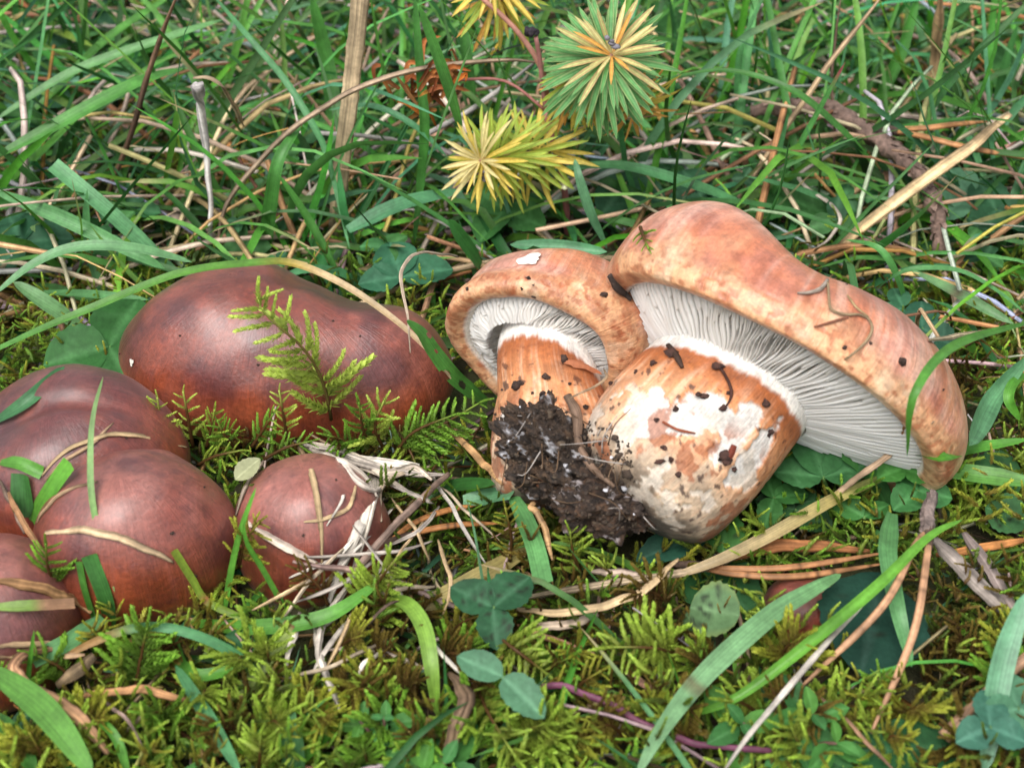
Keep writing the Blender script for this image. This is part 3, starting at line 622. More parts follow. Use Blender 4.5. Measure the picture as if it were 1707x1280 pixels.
def rock(mb, c, s_, r, col, stretch=None):
    ph = np.linspace(.05, math.pi - .05, 5)[:, None]; th = (np.arange(7) / 7 * 2 * math.pi)[None]; o = np.array([r.uniform(0, 99), r.uniform(0, 99), 0])
    D = np.stack(np.broadcast_arrays(np.sin(ph) * np.cos(th), np.sin(ph) * np.sin(th), np.cos(ph)), -1)
    st = np.array([r.uniform(.7, 1.4), r.uniform(.7, 1.3), r.uniform(.5, 1)]) if stretch is None else stretch
    V = D * st * s_ * (.05 + 1.9 * fbm(D * 2.2 + o, 2, 5))[..., None]; mb.add((V + c).reshape(-1, 3), grid_faces(5, 7, True), np.array(col) * r.uniform(.7, 1.3))
soil_clump()
def crumb(x, y, s_, label, group, col=(.05, .028, .02), name='soil_crumb', cat='soil crumb', mat='soil', sx=None):
    s_ = s_ * .62; q, n = surf(x, y, s_ * .25)
    if q is None: return
    r = random.Random(x * 7 + y); mb = MB()
    for k in range(3): rock(mb, np.array([r.gauss(0, .5), r.gauss(0, .5), r.gauss(0, .4)]) * s_ * .6, s_ * r.uniform(.5, 1), r, col, sx)
    put(name, mb, M[mat], (0, 0, 0)).location = Vector(q * S); o = COL.objects[-1]; o["label"] = label; o["category"] = cat; o["group"] = group
for x, y, s_ in ((862, 642, .22), (912, 630, .14), (940, 598, .2), (838, 650, .07), (888, 655, .07), (905, 655, .09), (950, 640, .08), (903, 668, .1), (975, 680, .13)):
    crumb(x, y, s_, 'dark soil crumb stuck on the stalk of the smaller uprooted mushroom', 'soil crumbs on the smaller stalk')
for x, y, s_ in ((1172, 661, .2), (1090, 605, .12), (1060, 620, .09), (1020, 640, .1), (1120, 590, .2), (1198, 612, .2), (1215, 655, .1), (1205, 680, .14), (1275, 672, .12), (1130, 682, .12), (1095, 700, .1), (1210, 760, .22), (1222, 782, .1), (1105, 745, .13), (1120, 765, .14), (1100, 770, .12), (1130, 790, .13), (1285, 722, .17)):
    crumb(x, y, s_, 'dark soil crumb stuck on the thick torn stalk of the large uprooted mushroom', 'soil crumbs on the thick stalk', (.06, .026, .018))
for x, y, s_ in ((880, 465, .12), (890, 475, .07), (1005, 492, .13), (870, 480, .07), (890, 495, .08), (780, 470, .12), (778, 482, .08), (748, 566, .18)):
    crumb(x, y, s_, 'dark soil crumb on the round cap of the smaller uprooted mushroom', 'soil crumbs on the smaller cap')
for x, y, s_ in ((1502, 602, .17), (1405, 580, .09), (1452, 572, .07), (1443, 528, .08), (1411, 474, .05), (1572, 650, .06)):
    crumb(x, y, s_, 'small dark crumb on the wavy cap of the large uprooted mushroom', 'soil crumbs on the wavy cap')
def on_skin(label, pts, w, col, name, cat, mat='straw', off=.06, taper=(.8, 1, 1, .5), flat=.8, group=None):
    C = []
    for x, y in pts:
        q, n = surf(x, y, off)
        if q is not None: C.append(q)
    if len(C) < 2: return
    V, Fq, uv, T = tube(np.array(C), np.array(taper) * w * .030, 8 * len(C), 7, flat, rough=.4, seed=w); mb = MB(); mb.add(V, Fq, col, uv, T); put(name, mb, M[mat], C[0], None, label, cat, group)
on_skin('curly dry rootlet looped over the wavy orange cap', [(1378, 439), (1386, 456), (1378, 474), (1380, 500), (1384, 518), (1406, 526), (1430, 527), (1446, 535), (1451, 551), (1440, 572), (1410, 597), (1372, 613)], 1.1, (.26, .19, .11), 'dry_rootlet', 'rootlet')
on_skin('frayed grey rootlet end lying on the wavy cap', [(1378, 470), (1365, 485), (1345, 491), (1328, 491)], 1.6, (.30, .25, .20), 'dry_rootlet', 'rootlet')
on_skin('short brown rootlet lying low on the wavy cap', [(1412, 530), (1385, 538), (1356, 546)], 1.1, (.24, .10, .06), 'dry_rootlet', 'rootlet')
on_skin('thin straight rootlet crossing the curl on the wavy cap', [(1410, 495), (1425, 515), (1446, 531)], .9, (.33, .24, .12), 'dry_rootlet', 'rootlet')
on_skin('black root thread hanging down the rusty ring of the thick stalk', [(1192, 606), (1207, 625), (1218, 650), (1216, 668), (1203, 685)], 1.2, (.05, .022, .016), 'dry_rootlet', 'rootlet')
on_skin('dark root fork on the upper thick stalk', [(1115, 578), (1128, 595), (1138, 615)], 2.6, (.06, .035, .025), 'dry_rootlet', 'rootlet')
on_skin('reddish torn skin shred beside a white patch of the thick stalk', [(1105, 704), (1130, 717), (1158, 725)], 1.2, (.22, .06, .03), 'skin_shred', 'shred')
on_skin('red-brown curled skin shred low on the thick stalk', [(1222, 742), (1214, 760), (1206, 770)], 2.8, (.16, .035, .02), 'skin_shred', 'shred')
on_skin('grey dead grass bit pressed in the earth clump', [(942, 668), (958, 700), (980, 735), (1000, 770), (1012, 805)], 4.2, (.17, .11, .075), 'dry_straw', 'straw', off=.25, taper=(.9, 1, 1, .7, .4))
straw('thin dry rootlet bridging the two uprooted stalks', [(1006, 615), (1010, 630), (995, 642), (965, 655), (945, 668)], (4.2, 4.2, 4.1, 4.0, 3.9), 1.3, (.26, .18, .11), .9, name='dry_rootlet', cat='rootlet')
def flake(label, x, y, w, hgt, col, seed, lift=.06, name='torn_skin', cat='skin flap', mat='flesh', curl=0.0):
    q, n = surf(x, y, lift)
    if q is None: return
    r = np.random.default_rng(seed); k = 22; a = np.arange(k) / k * 2 * math.pi; rr = 1 + .35 * (r.random(k) - .5) + .2 * np.sin(a * 3 + seed)
    xa = nrm(RT - n * (RT @ n)); ya = np.cross(n, xa); ring = [np.zeros(3)]; F3 = []
    rings = [(.5, 0), (1, 0)]; V = [q]
    for f, _ in rings: V += [q + (xa * math.cos(b) * w + ya * math.sin(b) * hgt) * f * c_ + n * (curl * f * f * max(0, math.sin(b + .4)) - .10 * (f * c_) ** 2 * max(w, hgt)) for b, c_ in zip(a, rr)]
    tri = [(0, 1 + i, 1 + (i + 1) % k) for i in range(k)]; quad = [(1 + i, 1 + k + i, 1 + k + (i + 1) % k, 1 + (i + 1) % k) for i in range(k)]
    mb = MB(); mb.add(np.array(V), np.array(quad), col, None, np.array(tri)); o = put(name, mb, M[mat], q, None, label, cat)
flake('white torn patch on top of the smaller orange cap', 883, 433, .30, .25, (.75, .70, .62), 5)
flake('dark red skin flap curled up on the smaller orange cap', 878, 416, .2, .08, (.14, .03, .02), 8, .05, curl=.3)
flake('grey crumpled leaf scrap on the shoulder of the smaller orange cap', 803, 428, .26, .30, (.12, .11, .10), 9, .12, 'leaf_scrap', 'leaf', 'straw', .25)
flake('tiny pale insect husk on top of the wavy cap', 1244, 353, .16, .12, (.48, .36, .22), 12, .2, 'insect_husk', 'husk', 'straw', .12)
flake('tiny white seed on the side of the two-lobed cap', 221, 604, .07, .10, (.75, .70, .62), 13, .05, 'seed', 'seed')
flake('torn red-brown skin lip hanging from the smaller stalk', 968, 612, .5, .10, (.42, .16, .08), 15, .12)
on_skin('black earthy rootlet wedged between the two uprooted caps', [(1020, 458), (1030, 475), (1040, 492), (1050, 502)], 3.5, (.04, .026, .02), 'dry_rootlet', 'rootlet', 'soil')
for i, (x, y) in enumerate(((285, 889), (340, 812), (210, 730), (356, 740), (430, 608), (600, 560), (555, 535), (300, 560), (560, 800), (505, 892), (325, 960), (200, 590))):
    crumb(x, y, .05 if i else .1, 'tiny dark speck of dirt on the skin of a brown cap', 'dirt specks on the brown caps')

# ------------------------------------------------------------------ scattered ground cover
PROT = [[(190, 620), (215, 530), (300, 455), (420, 432), (620, 480), (745, 540), (735, 500), (780, 420), (900, 400), (1000, 420), (1005, 400), (1060, 330), (1180, 315), (1340, 405), (1500, 510), (1600, 630), (1640, 770), (1300, 780), (1180, 900), (1060, 920), (900, 870), (820, 700), (600, 730), (200, 690)],
    [(0, 660), (130, 645), (260, 680), (390, 850), (390, 960), (300, 1020), (140, 1000), (120, 1080), (20, 1150), (0, 1150)], [(390, 850), (430, 760), (540, 745), (640, 850), (640, 940), (560, 1020), (440, 980)],
    [(730, 270), (770, 180), (900, 170), (900, 30), (1020, 0), (1120, 60), (1125, 250), (960, 280), (900, 350), (760, 330)],
    [(1395, 970), (1490, 945), (1520, 1000), (1495, 1090), (1410, 1110)], [(1470, 1220), (1590, 1215), (1600, 1250), (1460, 1260)], [(1285, 960), (1370, 960), (1385, 1045), (1290, 1045)]]
PROTY = [1.0, -4.0, -4.0, 4.5, 50, 50, 50]
def clear_of(V):                            # not standing in the open space before the mushrooms and the spurge
    p = proj(V)
    for poly, Y in zip(PROT, PROTY):
        for q, v in zip(p, V):
            if v[1] < Y + 3.0 and inpoly(q[0], q[1], poly):
                s_, _n = surf(q[0], q[1], 0)
                if Y > 9 or s_ is None or np.linalg.norm(s_ - CAM) > np.linalg.norm(v - CAM) - .3: return False
    return True
def rooted(x, y, m=0.0):
    for cx, cy, rx, ry in FOOT:
        if ((x - cx) / (rx + m)) ** 2 + ((y - cy) / (ry + m)) ** 2 < 1: return False
    return True
def jitter(c, r, s_=.22):
    f = 1 + r.normal(0, s_); return np.clip(np.array(c) * f * np.array([1 + r.normal(0, .18), 1, 1 + r.normal(0, .25)]), .004, .9)
def scatter_grass(n, ylo, yhi, L, W, seed, name, label, cat, pal, mat, lean=(.35, 1.25), round_=False, hmax=99, xs=36, keep=True):
    r = np.random.default_rng(seed); mb = MB(); cnt = 0
    for i in range(n):
        y = r.uniform(ylo, yhi); x = r.uniform(-xs, xs) * (.55 + .45 * (y + 32) / 75)
        if not rooted(x, y, .2): continue
        g = float(ghgt(x, y)); l = r.uniform(*L); a = r.uniform(0, 2 * math.pi); e = r.uniform(*lean); b = r.normal(.35, .35); s2 = r.normal(0, .25)
        d = np.array([math.cos(a), math.sin(a), 0]); sx = np.array([-d[1], d[0], 0]); C = [np.array([x, y, g - .3])]; p = C[0]
        for k in range(3):
            p = p + (d * math.sin(e) + np.array([0, 0, 1]) * math.cos(e) + sx * s2 * k * .4) * l / 3; e = e + b; C.append(p)
        C = np.array(C); C[:, 2] = np.maximum(C[:, 2], g - .3 + .15 * np.arange(4)); C[:, 2] = np.minimum(C[:, 2], g + hmax)
        if keep and not clear_of(spline(C, 7)): continue
        col = jitter(pal[int(r.integers(len(pal)))], r); w = r.uniform(*W)
        if round_:
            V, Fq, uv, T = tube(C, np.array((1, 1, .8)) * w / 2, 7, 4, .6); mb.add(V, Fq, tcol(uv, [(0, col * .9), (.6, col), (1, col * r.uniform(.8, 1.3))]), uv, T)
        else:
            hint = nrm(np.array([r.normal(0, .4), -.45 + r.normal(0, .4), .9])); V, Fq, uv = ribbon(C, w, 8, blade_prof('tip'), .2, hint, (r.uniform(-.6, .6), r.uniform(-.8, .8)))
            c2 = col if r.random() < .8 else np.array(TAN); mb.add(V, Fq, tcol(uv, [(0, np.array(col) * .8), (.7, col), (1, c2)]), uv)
        cnt += 1
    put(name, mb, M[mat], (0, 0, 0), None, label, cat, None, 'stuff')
GP = [GREEN, GREEN, BLUEG, DARKG, DARKG, BRIGHT, (.06, .18, .05), (.11, .24, .05)]
SP = [TAN, TAN, GREY, BRN, (.36, .19, .09), (.50, .39, .25), (.36, .24, .15), (.52, .46, .38), (.42, .33, .23), (.46, .38, .28), GREY]
scatter_grass(4300, 5, 50, (4, 12), (.08, .30), 1, 'grass', 'green grass growing thickly behind the mushrooms', 'grass', GP, 'turf', xs=42)
scatter_grass(1500, 2, 50, (3, 7), (.2, .42), 2, 'grass', 'broad short grass leaves low in the turf', 'grass', GP, 'turf', (.6, 1.35), xs=42)
scatter_grass(3300, 3, 50, (4, 13), (.05, .24), 3, 'dry_grass', 'dry tan grass stems lying through the turf', 'dry grass', SP, 'straw', (.85, 1.5), True, 3.6, 42)
scatter_grass(650, -17, 3, (2, 6.5), (.07, .24), 4, 'grass', 'sparse low grass blades threading through the moss', 'grass', GP, 'turf', (.8, 1.5), hmax=1.9)
scatter_grass(1000, -18, 4, (2, 7), (.05, .15), 5, 'dry_grass', 'dead grass bits and needles lying on the moss', 'dry grass', SP + [DRK, BRN, (.12, .07, .045)], 'straw', (1.15, 1.55), True, 1.7)
def scatter_moss(n, ylo, yhi, seed, pals, name, label, sl=(1.2, 2.8), bl=(.45, .85), lift=0.0, xs=20):
    r = np.random.default_rng(seed); mb = MB()
    for i in range(n):
        y = r.uniform(ylo, yhi); x = r.uniform(-xs, xs)
        if not rooted(x, y, -.9): continue
        g = float(ghgt(x, y)) - .1 + lift; a = r.uniform(0, 6.283); e = r.uniform(.3, 1.25); l = r.uniform(*sl)
        d = np.array([math.cos(a) * math.sin(e), math.sin(a) * math.sin(e), math.cos(e)]); b = np.array([x, y, g]); C = [b, b + d * l * .5 + np.array([0, 0, .12]), b + d * l]
        if not clear_of(np.array(C)): continue
        pat = float(vn(np.array([x * .3, y * .3, 1.7]), 55)); k = min(len(pals) - 1, max(0, int((pat * 1.3 - .15 + r.normal(0, .16)) * len(pals)))); pal = pals[k]; tint = r.uniform(.7, 1.2)
        Q, lay = frond_layout(C, int(r.integers(5, 9)), r.uniform(*bl), r, 1.0)
        for q, dd, L, up in lay:
            X, Y, Z = frame(dd, up); add_arr(mb, BR[pal][int(r.integers(4))], np.stack([X, Y, Z]), q, L, tint)
    put(name, mb, M['moss'], (0, 0, 0), None, label, 'moss', None, 'stuff')
PL = ['brown', 'brown', 'dark', 'green', 'lime', 'gold', 'lime']
scatter_moss(3000, -18, 4, 21, PL, 'moss_carpet', 'yellow-green and brown feathery moss carpeting the ground before the mushrooms')
scatter_moss(900, 3, 22, 22, ['dark', 'green', 'lime', 'dark'], 'moss_carpet', 'green moss showing low between the grass behind the caps', (1, 2.2), xs=32)
def scatter_leaves():
    r = np.random.default_rng(31); mb = MB(); A = [leaf_mesh(1.0, .8, 'clover', c, n=6, a=5, seed=q).arrays() for q, c in enumerate(((.03, .12, .04), (.045, .16, .05), (.025, .09, .035), (.06, .19, .05)))]
    for i in range(420):
        y = r.uniform(0, 48) if i % 14 else r.uniform(-16, 0); x = r.uniform(-34, 34) * (.6 + .4 * (y + 32) / 75)
        if not rooted(x, y, .5): continue
        h = r.uniform(.2, 2.0 if y > 3 else .7); c = np.array([x, y, float(ghgt(x, y)) + h]); s_ = r.uniform(.4, .95); a0 = r.uniform(0, 6.28); up = nrm(np.array([r.normal(0, .3), -.3 + r.normal(0, .3), 1]))
        if not clear_of(c[None]): continue
        for k in range(3):
            a = a0 + k * 2.09; d = np.array([math.cos(a), math.sin(a), 0.0]); d = nrm(d - up * (d @ up)); X, Y, Z = frame(d, up); add_arr(mb, A[int(r.integers(4))], np.stack([X, Y, Z]), c, s_, r.uniform(.75, 1.25))
        V, Fq, uv, T = tube([c, c * [1, 1, .5], c * [1, 1, 0] - [0, 0, .3]], .03, 4, 3); mb.add(V, Fq, (.07, .14, .04), uv)
    put('undergrowth', mb, M['leaf'], (0, 0, 0), None, 'small dark green clover leaves low among the grass', 'undergrowth', None, 'stuff')
scatter_leaves()

# ------------------------------------------------------------------ the plants one can tell apart
# --- cypress spurge behind the smaller uprooted mushroom
def spurge():
    Y0 = 7.5; root = np.array([PY(950, 330, Y0)[0], Y0 + .6, -.3]); t = thing('spurge_plant', root, 'yellow and green spurge with needle-leaved rosettes behind the smaller uprooted mushroom', 'plant')
    J = PY(910, 185, Y0); Jl = PY(925, 250, Y0)
    petiole([root, (root + Jl) / 2 + [.1, 0, .2], Jl, J], .11, (.34, .13, .12), t, 'stem')
    petiole([J, PY(905, 120, Y0), PY(860, 50, Y0 + .5), PY(795, -10, Y0 + 1)], .09, (.36, .17, .12), t, 'stem')
    petiole([J, PY(900, 100, Y0 - .3), PY(893, 62, Y0 - .4)], .08, (.36, .16, .14), t, 'stem')
    petiole([J, PY(840, 135, Y0 + .5), PY(745, 135, Y0 + 1)], .05, (.28, .11, .09), t, 'stem')
    mb = MB(); rr = random.Random(5); q = PY(891, 56, Y0 - .4)
    for k in range(7): rock(mb, q + np.array([rr.gauss(0, .08), rr.gauss(0, .08), rr.gauss(0, .08)]), .13, rr, (.03, .022, .03))
    put('bud', mb, M['soil'], q, t)
    LC = {'g': dict(col=(.10, .28, .08), edge=(.36, .42, .18)), 'y': dict(col=(.60, .47, .09), edge=(.62, .42, .06)), 'l': dict(col=(.29, .39, .05), edge=(.45, .42, .07)),
          'o': dict(col=(.62, .33, .07), edge=(.62, .28, .10)), 'p': dict(col=(.45, .42, .16), edge=(.60, .28, .16)), 'c': dict(col=(.62, .54, .24), edge=(.62, .46, .18))}
    me = {k: [leaf_shared((k, j), 'spurge', L=1.0, W=.085, shape='linear', rib=1.35, cup=.2, seed=j, curl=(.08, .2, .32)[j], n=9, a=5, **v) for j in range(3)] for k, v in LC.items()}
    def shoot(tipC, axis, layers, base, seed):
        r = np.random.default_rng(seed); s_ = link('shoot', None, None, t, base)
        petiole([base, (base + tipC) / 2, tipC], .075, (.42, .22, .14), s_, 'stem')
        ax = nrm(axis); X = nrm(np.cross(ax, [0, 0, 1.0]) + 1e-3); Z = np.cross(X, ax)
        for back, n, lean, L, keys, wd in layers:
            a0 = r.uniform(0, 6.28)
            n = int(n * 1.45)
            for i in range(n):
                a = a0 + (i + r.uniform(-.3, .3)) / n * 6.283; out = X * math.cos(a) + Z * math.sin(a); le = lean + r.normal(0, .10)
                d = out * math.cos(le) + ax * math.sin(le); p = tipC + (base - tipC) * min(.98, back / np.linalg.norm(base - tipC)) + out * .04
                o = link('leaf', me[keys[int(r.integers(len(keys)))]][int(r.integers(3))], None, s_, p)
                l = L * .80 * r.uniform(.8, 1.15); orient(o, *frame(d, ax * (1 if lean < 1.2 else 1) + out * 1e-3), (wd * l, l, l))
    c1 = PY(1020, 92, Y0 - 1.2); toCam = nrm(CAM - c1)
    shoot(c1, toCam * .8 + np.array([0, 0, .45]), [(0, 9, .75, 1.7, 'pco', 1.1), (.12, 12, .42, 2.1, 'ppg', 1.15), (.25, 20, .14, 2.35, 'gg', 1.15), (.45, 24, -.08, 2.4, 'ggg', 1.15), (.75, 22, -.25, 2.3, 'gggl', 1.15), (1.0, 18, -.4, 2.2, 'gly', 1.1), (1.5, 13, -.5, 2.0, 'yoy', 1.1), (2.1, 11, -.7, 1.9, 'yoy', 1.1)], J, 5)
    c2 = PY(800, 268, Y0 - 2.0); ax2 = nrm(CAM - c2) * .75 + np.array([-.55, 0, .1])
    shoot(c2, ax2, [(0, 9, .8, 1.3, 'cc', 1.2), (.12, 12, .45, 1.65, 'cy', 1.2), (.35, 14, .2, 1.8, 'yl', 1.1), (.7, 14, .02, 1.9, 'll', 1.1), (1.2, 12, -.05, 2.0, 'll', 1.1), (1.7, 11, -.05, 2.1, 'lly', 1.1), (2.3, 10, 0, 2.1, 'lyy', 1.1), (2.9, 9, .05, 2.0, 'yly', 1.1)], Jl, 6)
    c3 = PY(815, -50, Y0 + 1.5)
    shoot(c3, np.array([.1, -.5, .7]), [(0, 9, .5, 1.7, 'yc', 1.1), (.3, 12, .1, 2.0, 'yy', 1.1), (.7, 13, -.35, 2.1, 'yyl', 1.1), (1.1, 10, -.6, 2.0, 'oy', 1.1)], c3 + np.array([.6, .5, -2.0]), 8)
    shoot(PY(1058, 178, Y0 - .4), np.array([.35, -.75, -.35]), [(0, 7, .5, 1.5, 'yo', 1.1), (.25, 10, .15, 2.0, 'oy', 1.1), (.6, 10, -.1, 2.0, 'oyy', 1.1)], PY(1000, 130, Y0 - .5), 9)
    for cc, n, sd_ in ((PY(805, 292, Y0 - 2.2), 1, 1), (PY(1021, 70, Y0 - 1.5), 1, 2)):
        mb = MB(); rr = random.Random(sd_)
        for k in range(4): rock(mb, cc + np.array([rr.gauss(0, .05), 0, k * .09 - .15]), .09, rr, (.20, .19, .21))
        put('withered_bud', mb, M['straw'], cc, t)
    r = np.random.default_rng(44); dc = PY(712, 150, Y0 + .2); s_ = link('withered_shoot', None, None, t, dc)
    for i in range(46):
        a = r.uniform(0, 6.28); d = np.array([math.cos(a), r.normal(0, .4), math.sin(a)]); L = r.uniform(.5, 1.3); st = dc + np.array([r.normal(0, .55), r.normal(0, .3), r.normal(0, .4)])
        V, Fq, uv = ribbon([st, st + d * L * .5 + [0, 0, .2], st + d * L * .8 + np.array([r.normal(0, .3), 0, -.1])], .16, 8, blade_prof('tip'), .3, (r.normal(), -1, .3)); mb = MB(); mb.add(V, Fq, jitter((.30, .115, .035), r), uv); put('withered_leaf', mb, M['straw'], st, s_)
spurge()

# --- grass blades, front
B = blade
B('slim pale green blade standing across the round front cap', [(172, 628), (156, 690), (151, 760), (158, 850), (192, 985)], (5.2, 4.6, 4.0, 3.2, 1.5), 2.1, PALEG, 'both', .12, (0, 0))
B('short broad cut dark green blade leaning on the round front cap', [(188, 1052), (178, 1000), (150, 924)], (0, .9, 2.2), 5.2, (.05, .17, .035), 'cut', .1, (0, 0))
B('narrow green blade beside the short broad cut blade', [(163, 1038), (145, 985), (134, 934)], (.2, .9, 1.8), 2.4, GREEN, 'cut', .2)
B('yellow-green blade with a brown kink poking towards the round front cap', [(440, 1046), (400, 1028), (345, 1002), (318, 962), (288, 916)], (.5, .7, .9, 1.4, 2.2), 2.6, [(0, YELG), (.44, YELG), (.5, (.30, .12, .05)), (.56, YELG), (1, (.26, .36, .05))], 'cut', .2)
B('broad bright green blade lying before the small strapped cap', [(316, 1037), (400, 1046), (492, 1040), (560, 1020), (638, 966)], (.3, .8, 1.1, 1.3, 1.5), 5.4, (.09, .27, .03), 'both', .15, (0, 0))
B('blue-green arching blade with a withered brown end over the front moss', [(467, 1157), (387, 1087), (299, 1050), (228, 1046), (158, 1069), (81, 1108)], (.2, 1.4, 2.0, 2.0, 1.5, .9), 3.2, dry(BLUEG, (.38, .22, .09), .6, .78), 'tip')
B('flat pale yellow-green blade with a burnt tip in the front moss', [(387, 1174), (436, 1108), (487, 1041)], (.2, .8, 1.1), 5.6, [(0, (.26, .36, .08)), (.93, (.30, .38, .09)), (1, (.20, .07, .03))], 'cut', .06, (0, 0))
B('curled hook-shaped green blade before the round front cap', [(312, 1050), (296, 1078), (302, 1108), (330, 1126), (390, 1117)], (1.2, 1.0, .9, .9, 1.0), 4.4, BRIGHT, 'cut', .12)
B('blue-green blade with a blackened tip running down through the front moss', [(292, 1108), (351, 1203), (401, 1290)], (1.2, 1.4, 1.5), 4.2, BLUEG, 'both')
B('very broad green blade bowing across the corner below the dark strawed cap', [(-20, 1112), (53, 1164), (98, 1210), (155, 1290)], (1.8, 2.0, 2.0, 1.8), 8.0, (.10, .26, .04), 'both', .12, (0, 0))
B('green blade slanting under the very broad blade', [(-10, 1190), (30, 1235), (60, 1290)], (.8, .9, .9), 6.0, (.07, .22, .04), 'both')
B('pale blue-green blade slanting across the dark strawed cap', [(172, 1030), (116, 1069), (53, 1101)], (1.2, 1.3, 1.3), 6.0, (.11, .28, .10), 'cut', .1, (0, 0))
B('thin upright green blade before the dark strawed cap', [(41, 1192), (48, 1120), (57, 1050)], (.2, 1.2, 2.4), 1.6, BRIGHT)
B('hair-thin upright green blade beside the pale blue-green blade', [(154, 1110), (158, 1075), (157, 1040)], (.4, .9, 1.5), 1.3, BRIGHT)
B('upright thin green blade between the round cap and the small strapped cap', [(374, 1022), (387, 946), (403, 880), (427, 812)], (.4, 1.4, 2.4, 3.4), 2.3, BRIGHT, 'tip', .2, (0, 0))
B('thin green blade crossing before the small strapped cap', [(486, 1032), (439, 950), (412, 905), (406, 868)], (.4, 1.6, 2.4, 3.0), 2.0, BRIGHT)
for pts in ([(488, 1290), (474, 1205)], [(498, 1290), (497, 1212)], [(480, 1290), (489, 1180)]): B('short upright blue-green blade at the mossy lower edge before the small cap', pts, (.3, 1.5), 4.2, (.12, .30, .12), 'tip', .2, (0, 0), group='short upright blades in the front moss')
B('thin arching green blade over the lower moss', [(214, 1290), (196, 1235), (170, 1205), (133, 1190)], (.8, 1.3, 1.4, 1.0), 2.8, BRIGHT)
B('yellow-green blade drooping over moss before the soil clump', [(640, 995), (680, 1008), (707, 1048), (719, 1111), (728, 1192)], (1.0, 1.6, 1.7, 1.4, .5), 5.2, (.20, .36, .05), 'both', .15, (0, 0))
B('green blade widening to a cut end below the soil clump', [(856, 828), (876, 868), (893, 915), (906, 972)], (1.6, 1.6, 1.6, 1.5), 6.6, (.11, .29, .09), 'cut', .06, (0, 0))
B('blue-green blade stub touching the soil clump', [(772, 834), (815, 828), (858, 818)], (.9, 1.1, 1.3), 6.5, (.12, .29, .14), 'cut', .1, (0, 0))
B('dark green blade lying behind the blue-green stub', [(700, 842), (750, 815), (828, 806)], (.4, .7, .8), 6.5, DARKG, 'both')
B('dark green blade riddled with holes between the two-lobed cap and the gills', [(812, 672), (761, 633), (726, 590), (703, 556), (678, 534)], (1.5, 2.5, 3.3, 3.9, 4.3), 6.6, (.045, .16, .025), 'tip', .08, (0, 0), holes=True)
# left
B('long arching blade with a straw-dry end draped over the two-lobed cap', [(-15, 587), (70, 548), (150, 515), (300, 456), (430, 438), (490, 440), (560, 468), (630, 512), (700, 570), (762, 642)], (3.2, 3.8, 4.2, 4.6, 4.4, 4.2, 4.0, 3.6, 3.0, 2.4), 3.4, [(0, GREEN), (.52, (.10, .25, .035)), (.60, (.42, .30, .05)), (.66, (.50, .37, .19)), (1, (.46, .34, .19))], 'tip', .15, (0, 0), n=60)
B('broad pale blue-green blade arching before the cap rim', [(-10, 492), (60, 440), (130, 414), (220, 415), (320, 437)], (4.0, 4.6, 4.8, 4.6, 3.8), 5.2, (.14, .31, .13), 'both')
B('broad pale blade slanting down behind the clover by the two-lobed cap', [(22, 470), (80, 508), (140, 548)], (2.4, 1.8, 1.0), 6.5, (.15, .32, .12), 'both')
B('flat green blade lying level behind the clover', [(55, 488), (150, 492), (248, 500)], (1.0, 1.6, 1.8), 4.4, (.10, .27, .09), 'both')
B('dark blue-green blade sloping up behind the hollowed cap', [(-10, 708), (50, 668), (108, 614)], (1.8, 2.0, 2.0), 5.0, (.05, .17, .06), 'both')
B('broad blade with a snapped square end slanting over the straw', [(288, 452), (180, 352), (88, 275)], (1.0, 2.8, 4.0), 7.0, (.11, .30, .12), 'cut', .14, (0, 0))
B('broad blade running below the square-ended blade', [(-10, 318), (100, 362), (215, 418), (275, 448)], (3.0, 2.8, 2.2, 1.6), 6.5, (.11, .29, .10), 'both')
B('very broad mid green blade crossing the dark stem', [(-10, 264), (100, 208), (228, 141), (305, 115)], (3.0, 3.6, 4.2, 4.2), 8.0, (.08, .25, .045), 'both')
B('pale narrow blade above the very broad blade', [(-10, 202), (123, 120), (281, 63), (372, 33)], (3.0, 4.0, 4.6, 4.8), 5.0, (.13, .30, .10), 'both')
B('long green blade rising behind the pale narrow blade', [(-10, 245), (90, 155), (180, 65), (290, -10)], (1.0, 2.2, 3.2, 4.0), 5.0, (.085, .26, .04), 'both')
B('thick yellow-green grass stem in the far turf', [(10, 20), (80, 47), (155, 78)], (1.0, 1.8, 2.4), 5.5, (.17, .27, .035), 'both')
B('long fine blue-green blade arching through the turf above the two-lobed cap', [(355, -8), (415, 63), (475, 134), (520, 205), (548, 267), (583, 415)], (7, 6.4, 5.4, 4.4, 3.4, 1.2), 3.0, (.09, .27, .10), 'both')
B('dark broad blade bending over beside the tan stem', [(443, 425), (452, 340), (466, 265), (503, 207)], (.6, 2.6, 4.0, 4.6), 6.5, (.05, .18, .03), 'tip')
B('green blade leaning in front of the dark broad blade', [(560, 452), (510, 362), (464, 292)], (.8, 2.4, 3.8), 4.5, (.07, .23, .04), 'tip')
B('upright green blade with a slim tip standing by the tan stem', [(566, 300), (548, 130), (518, -10)], (.5, 3.2, 6.0), 8.0, (.06, .20, .035), 'both')
B('bluish blade lying across the foot of the tan stem', [(580, 384), (673, 340), (772, 318)], (2.0, 2.4, 2.2), 7.5, (.09, .27, .12), 'tip', .15, (0, 0))
B('tall narrow dark blade before the withered brown shoot', [(690, 408), (702, 300), (708, 211), (700, 110), (691, -8)], (.6, 2.6, 4.4, 6.2, 8.2), 4.4, (.05, .18, .03), 'both', .2, (0, 0))
B('green blade leaning against the tall narrow dark blade', [(770, 222), (745, 140), (698, 8)], (4.4, 6.0, 8.4), 5.0, (.06, .20, .035), 'both')
B('thin bluish blade arching towards the yellow rosette', [(548, 184), (620, 178), (690, 211), (745, 262)], (4.4, 4.8, 4.4, 3.4), 3.6, (.09, .27, .12), 'both')
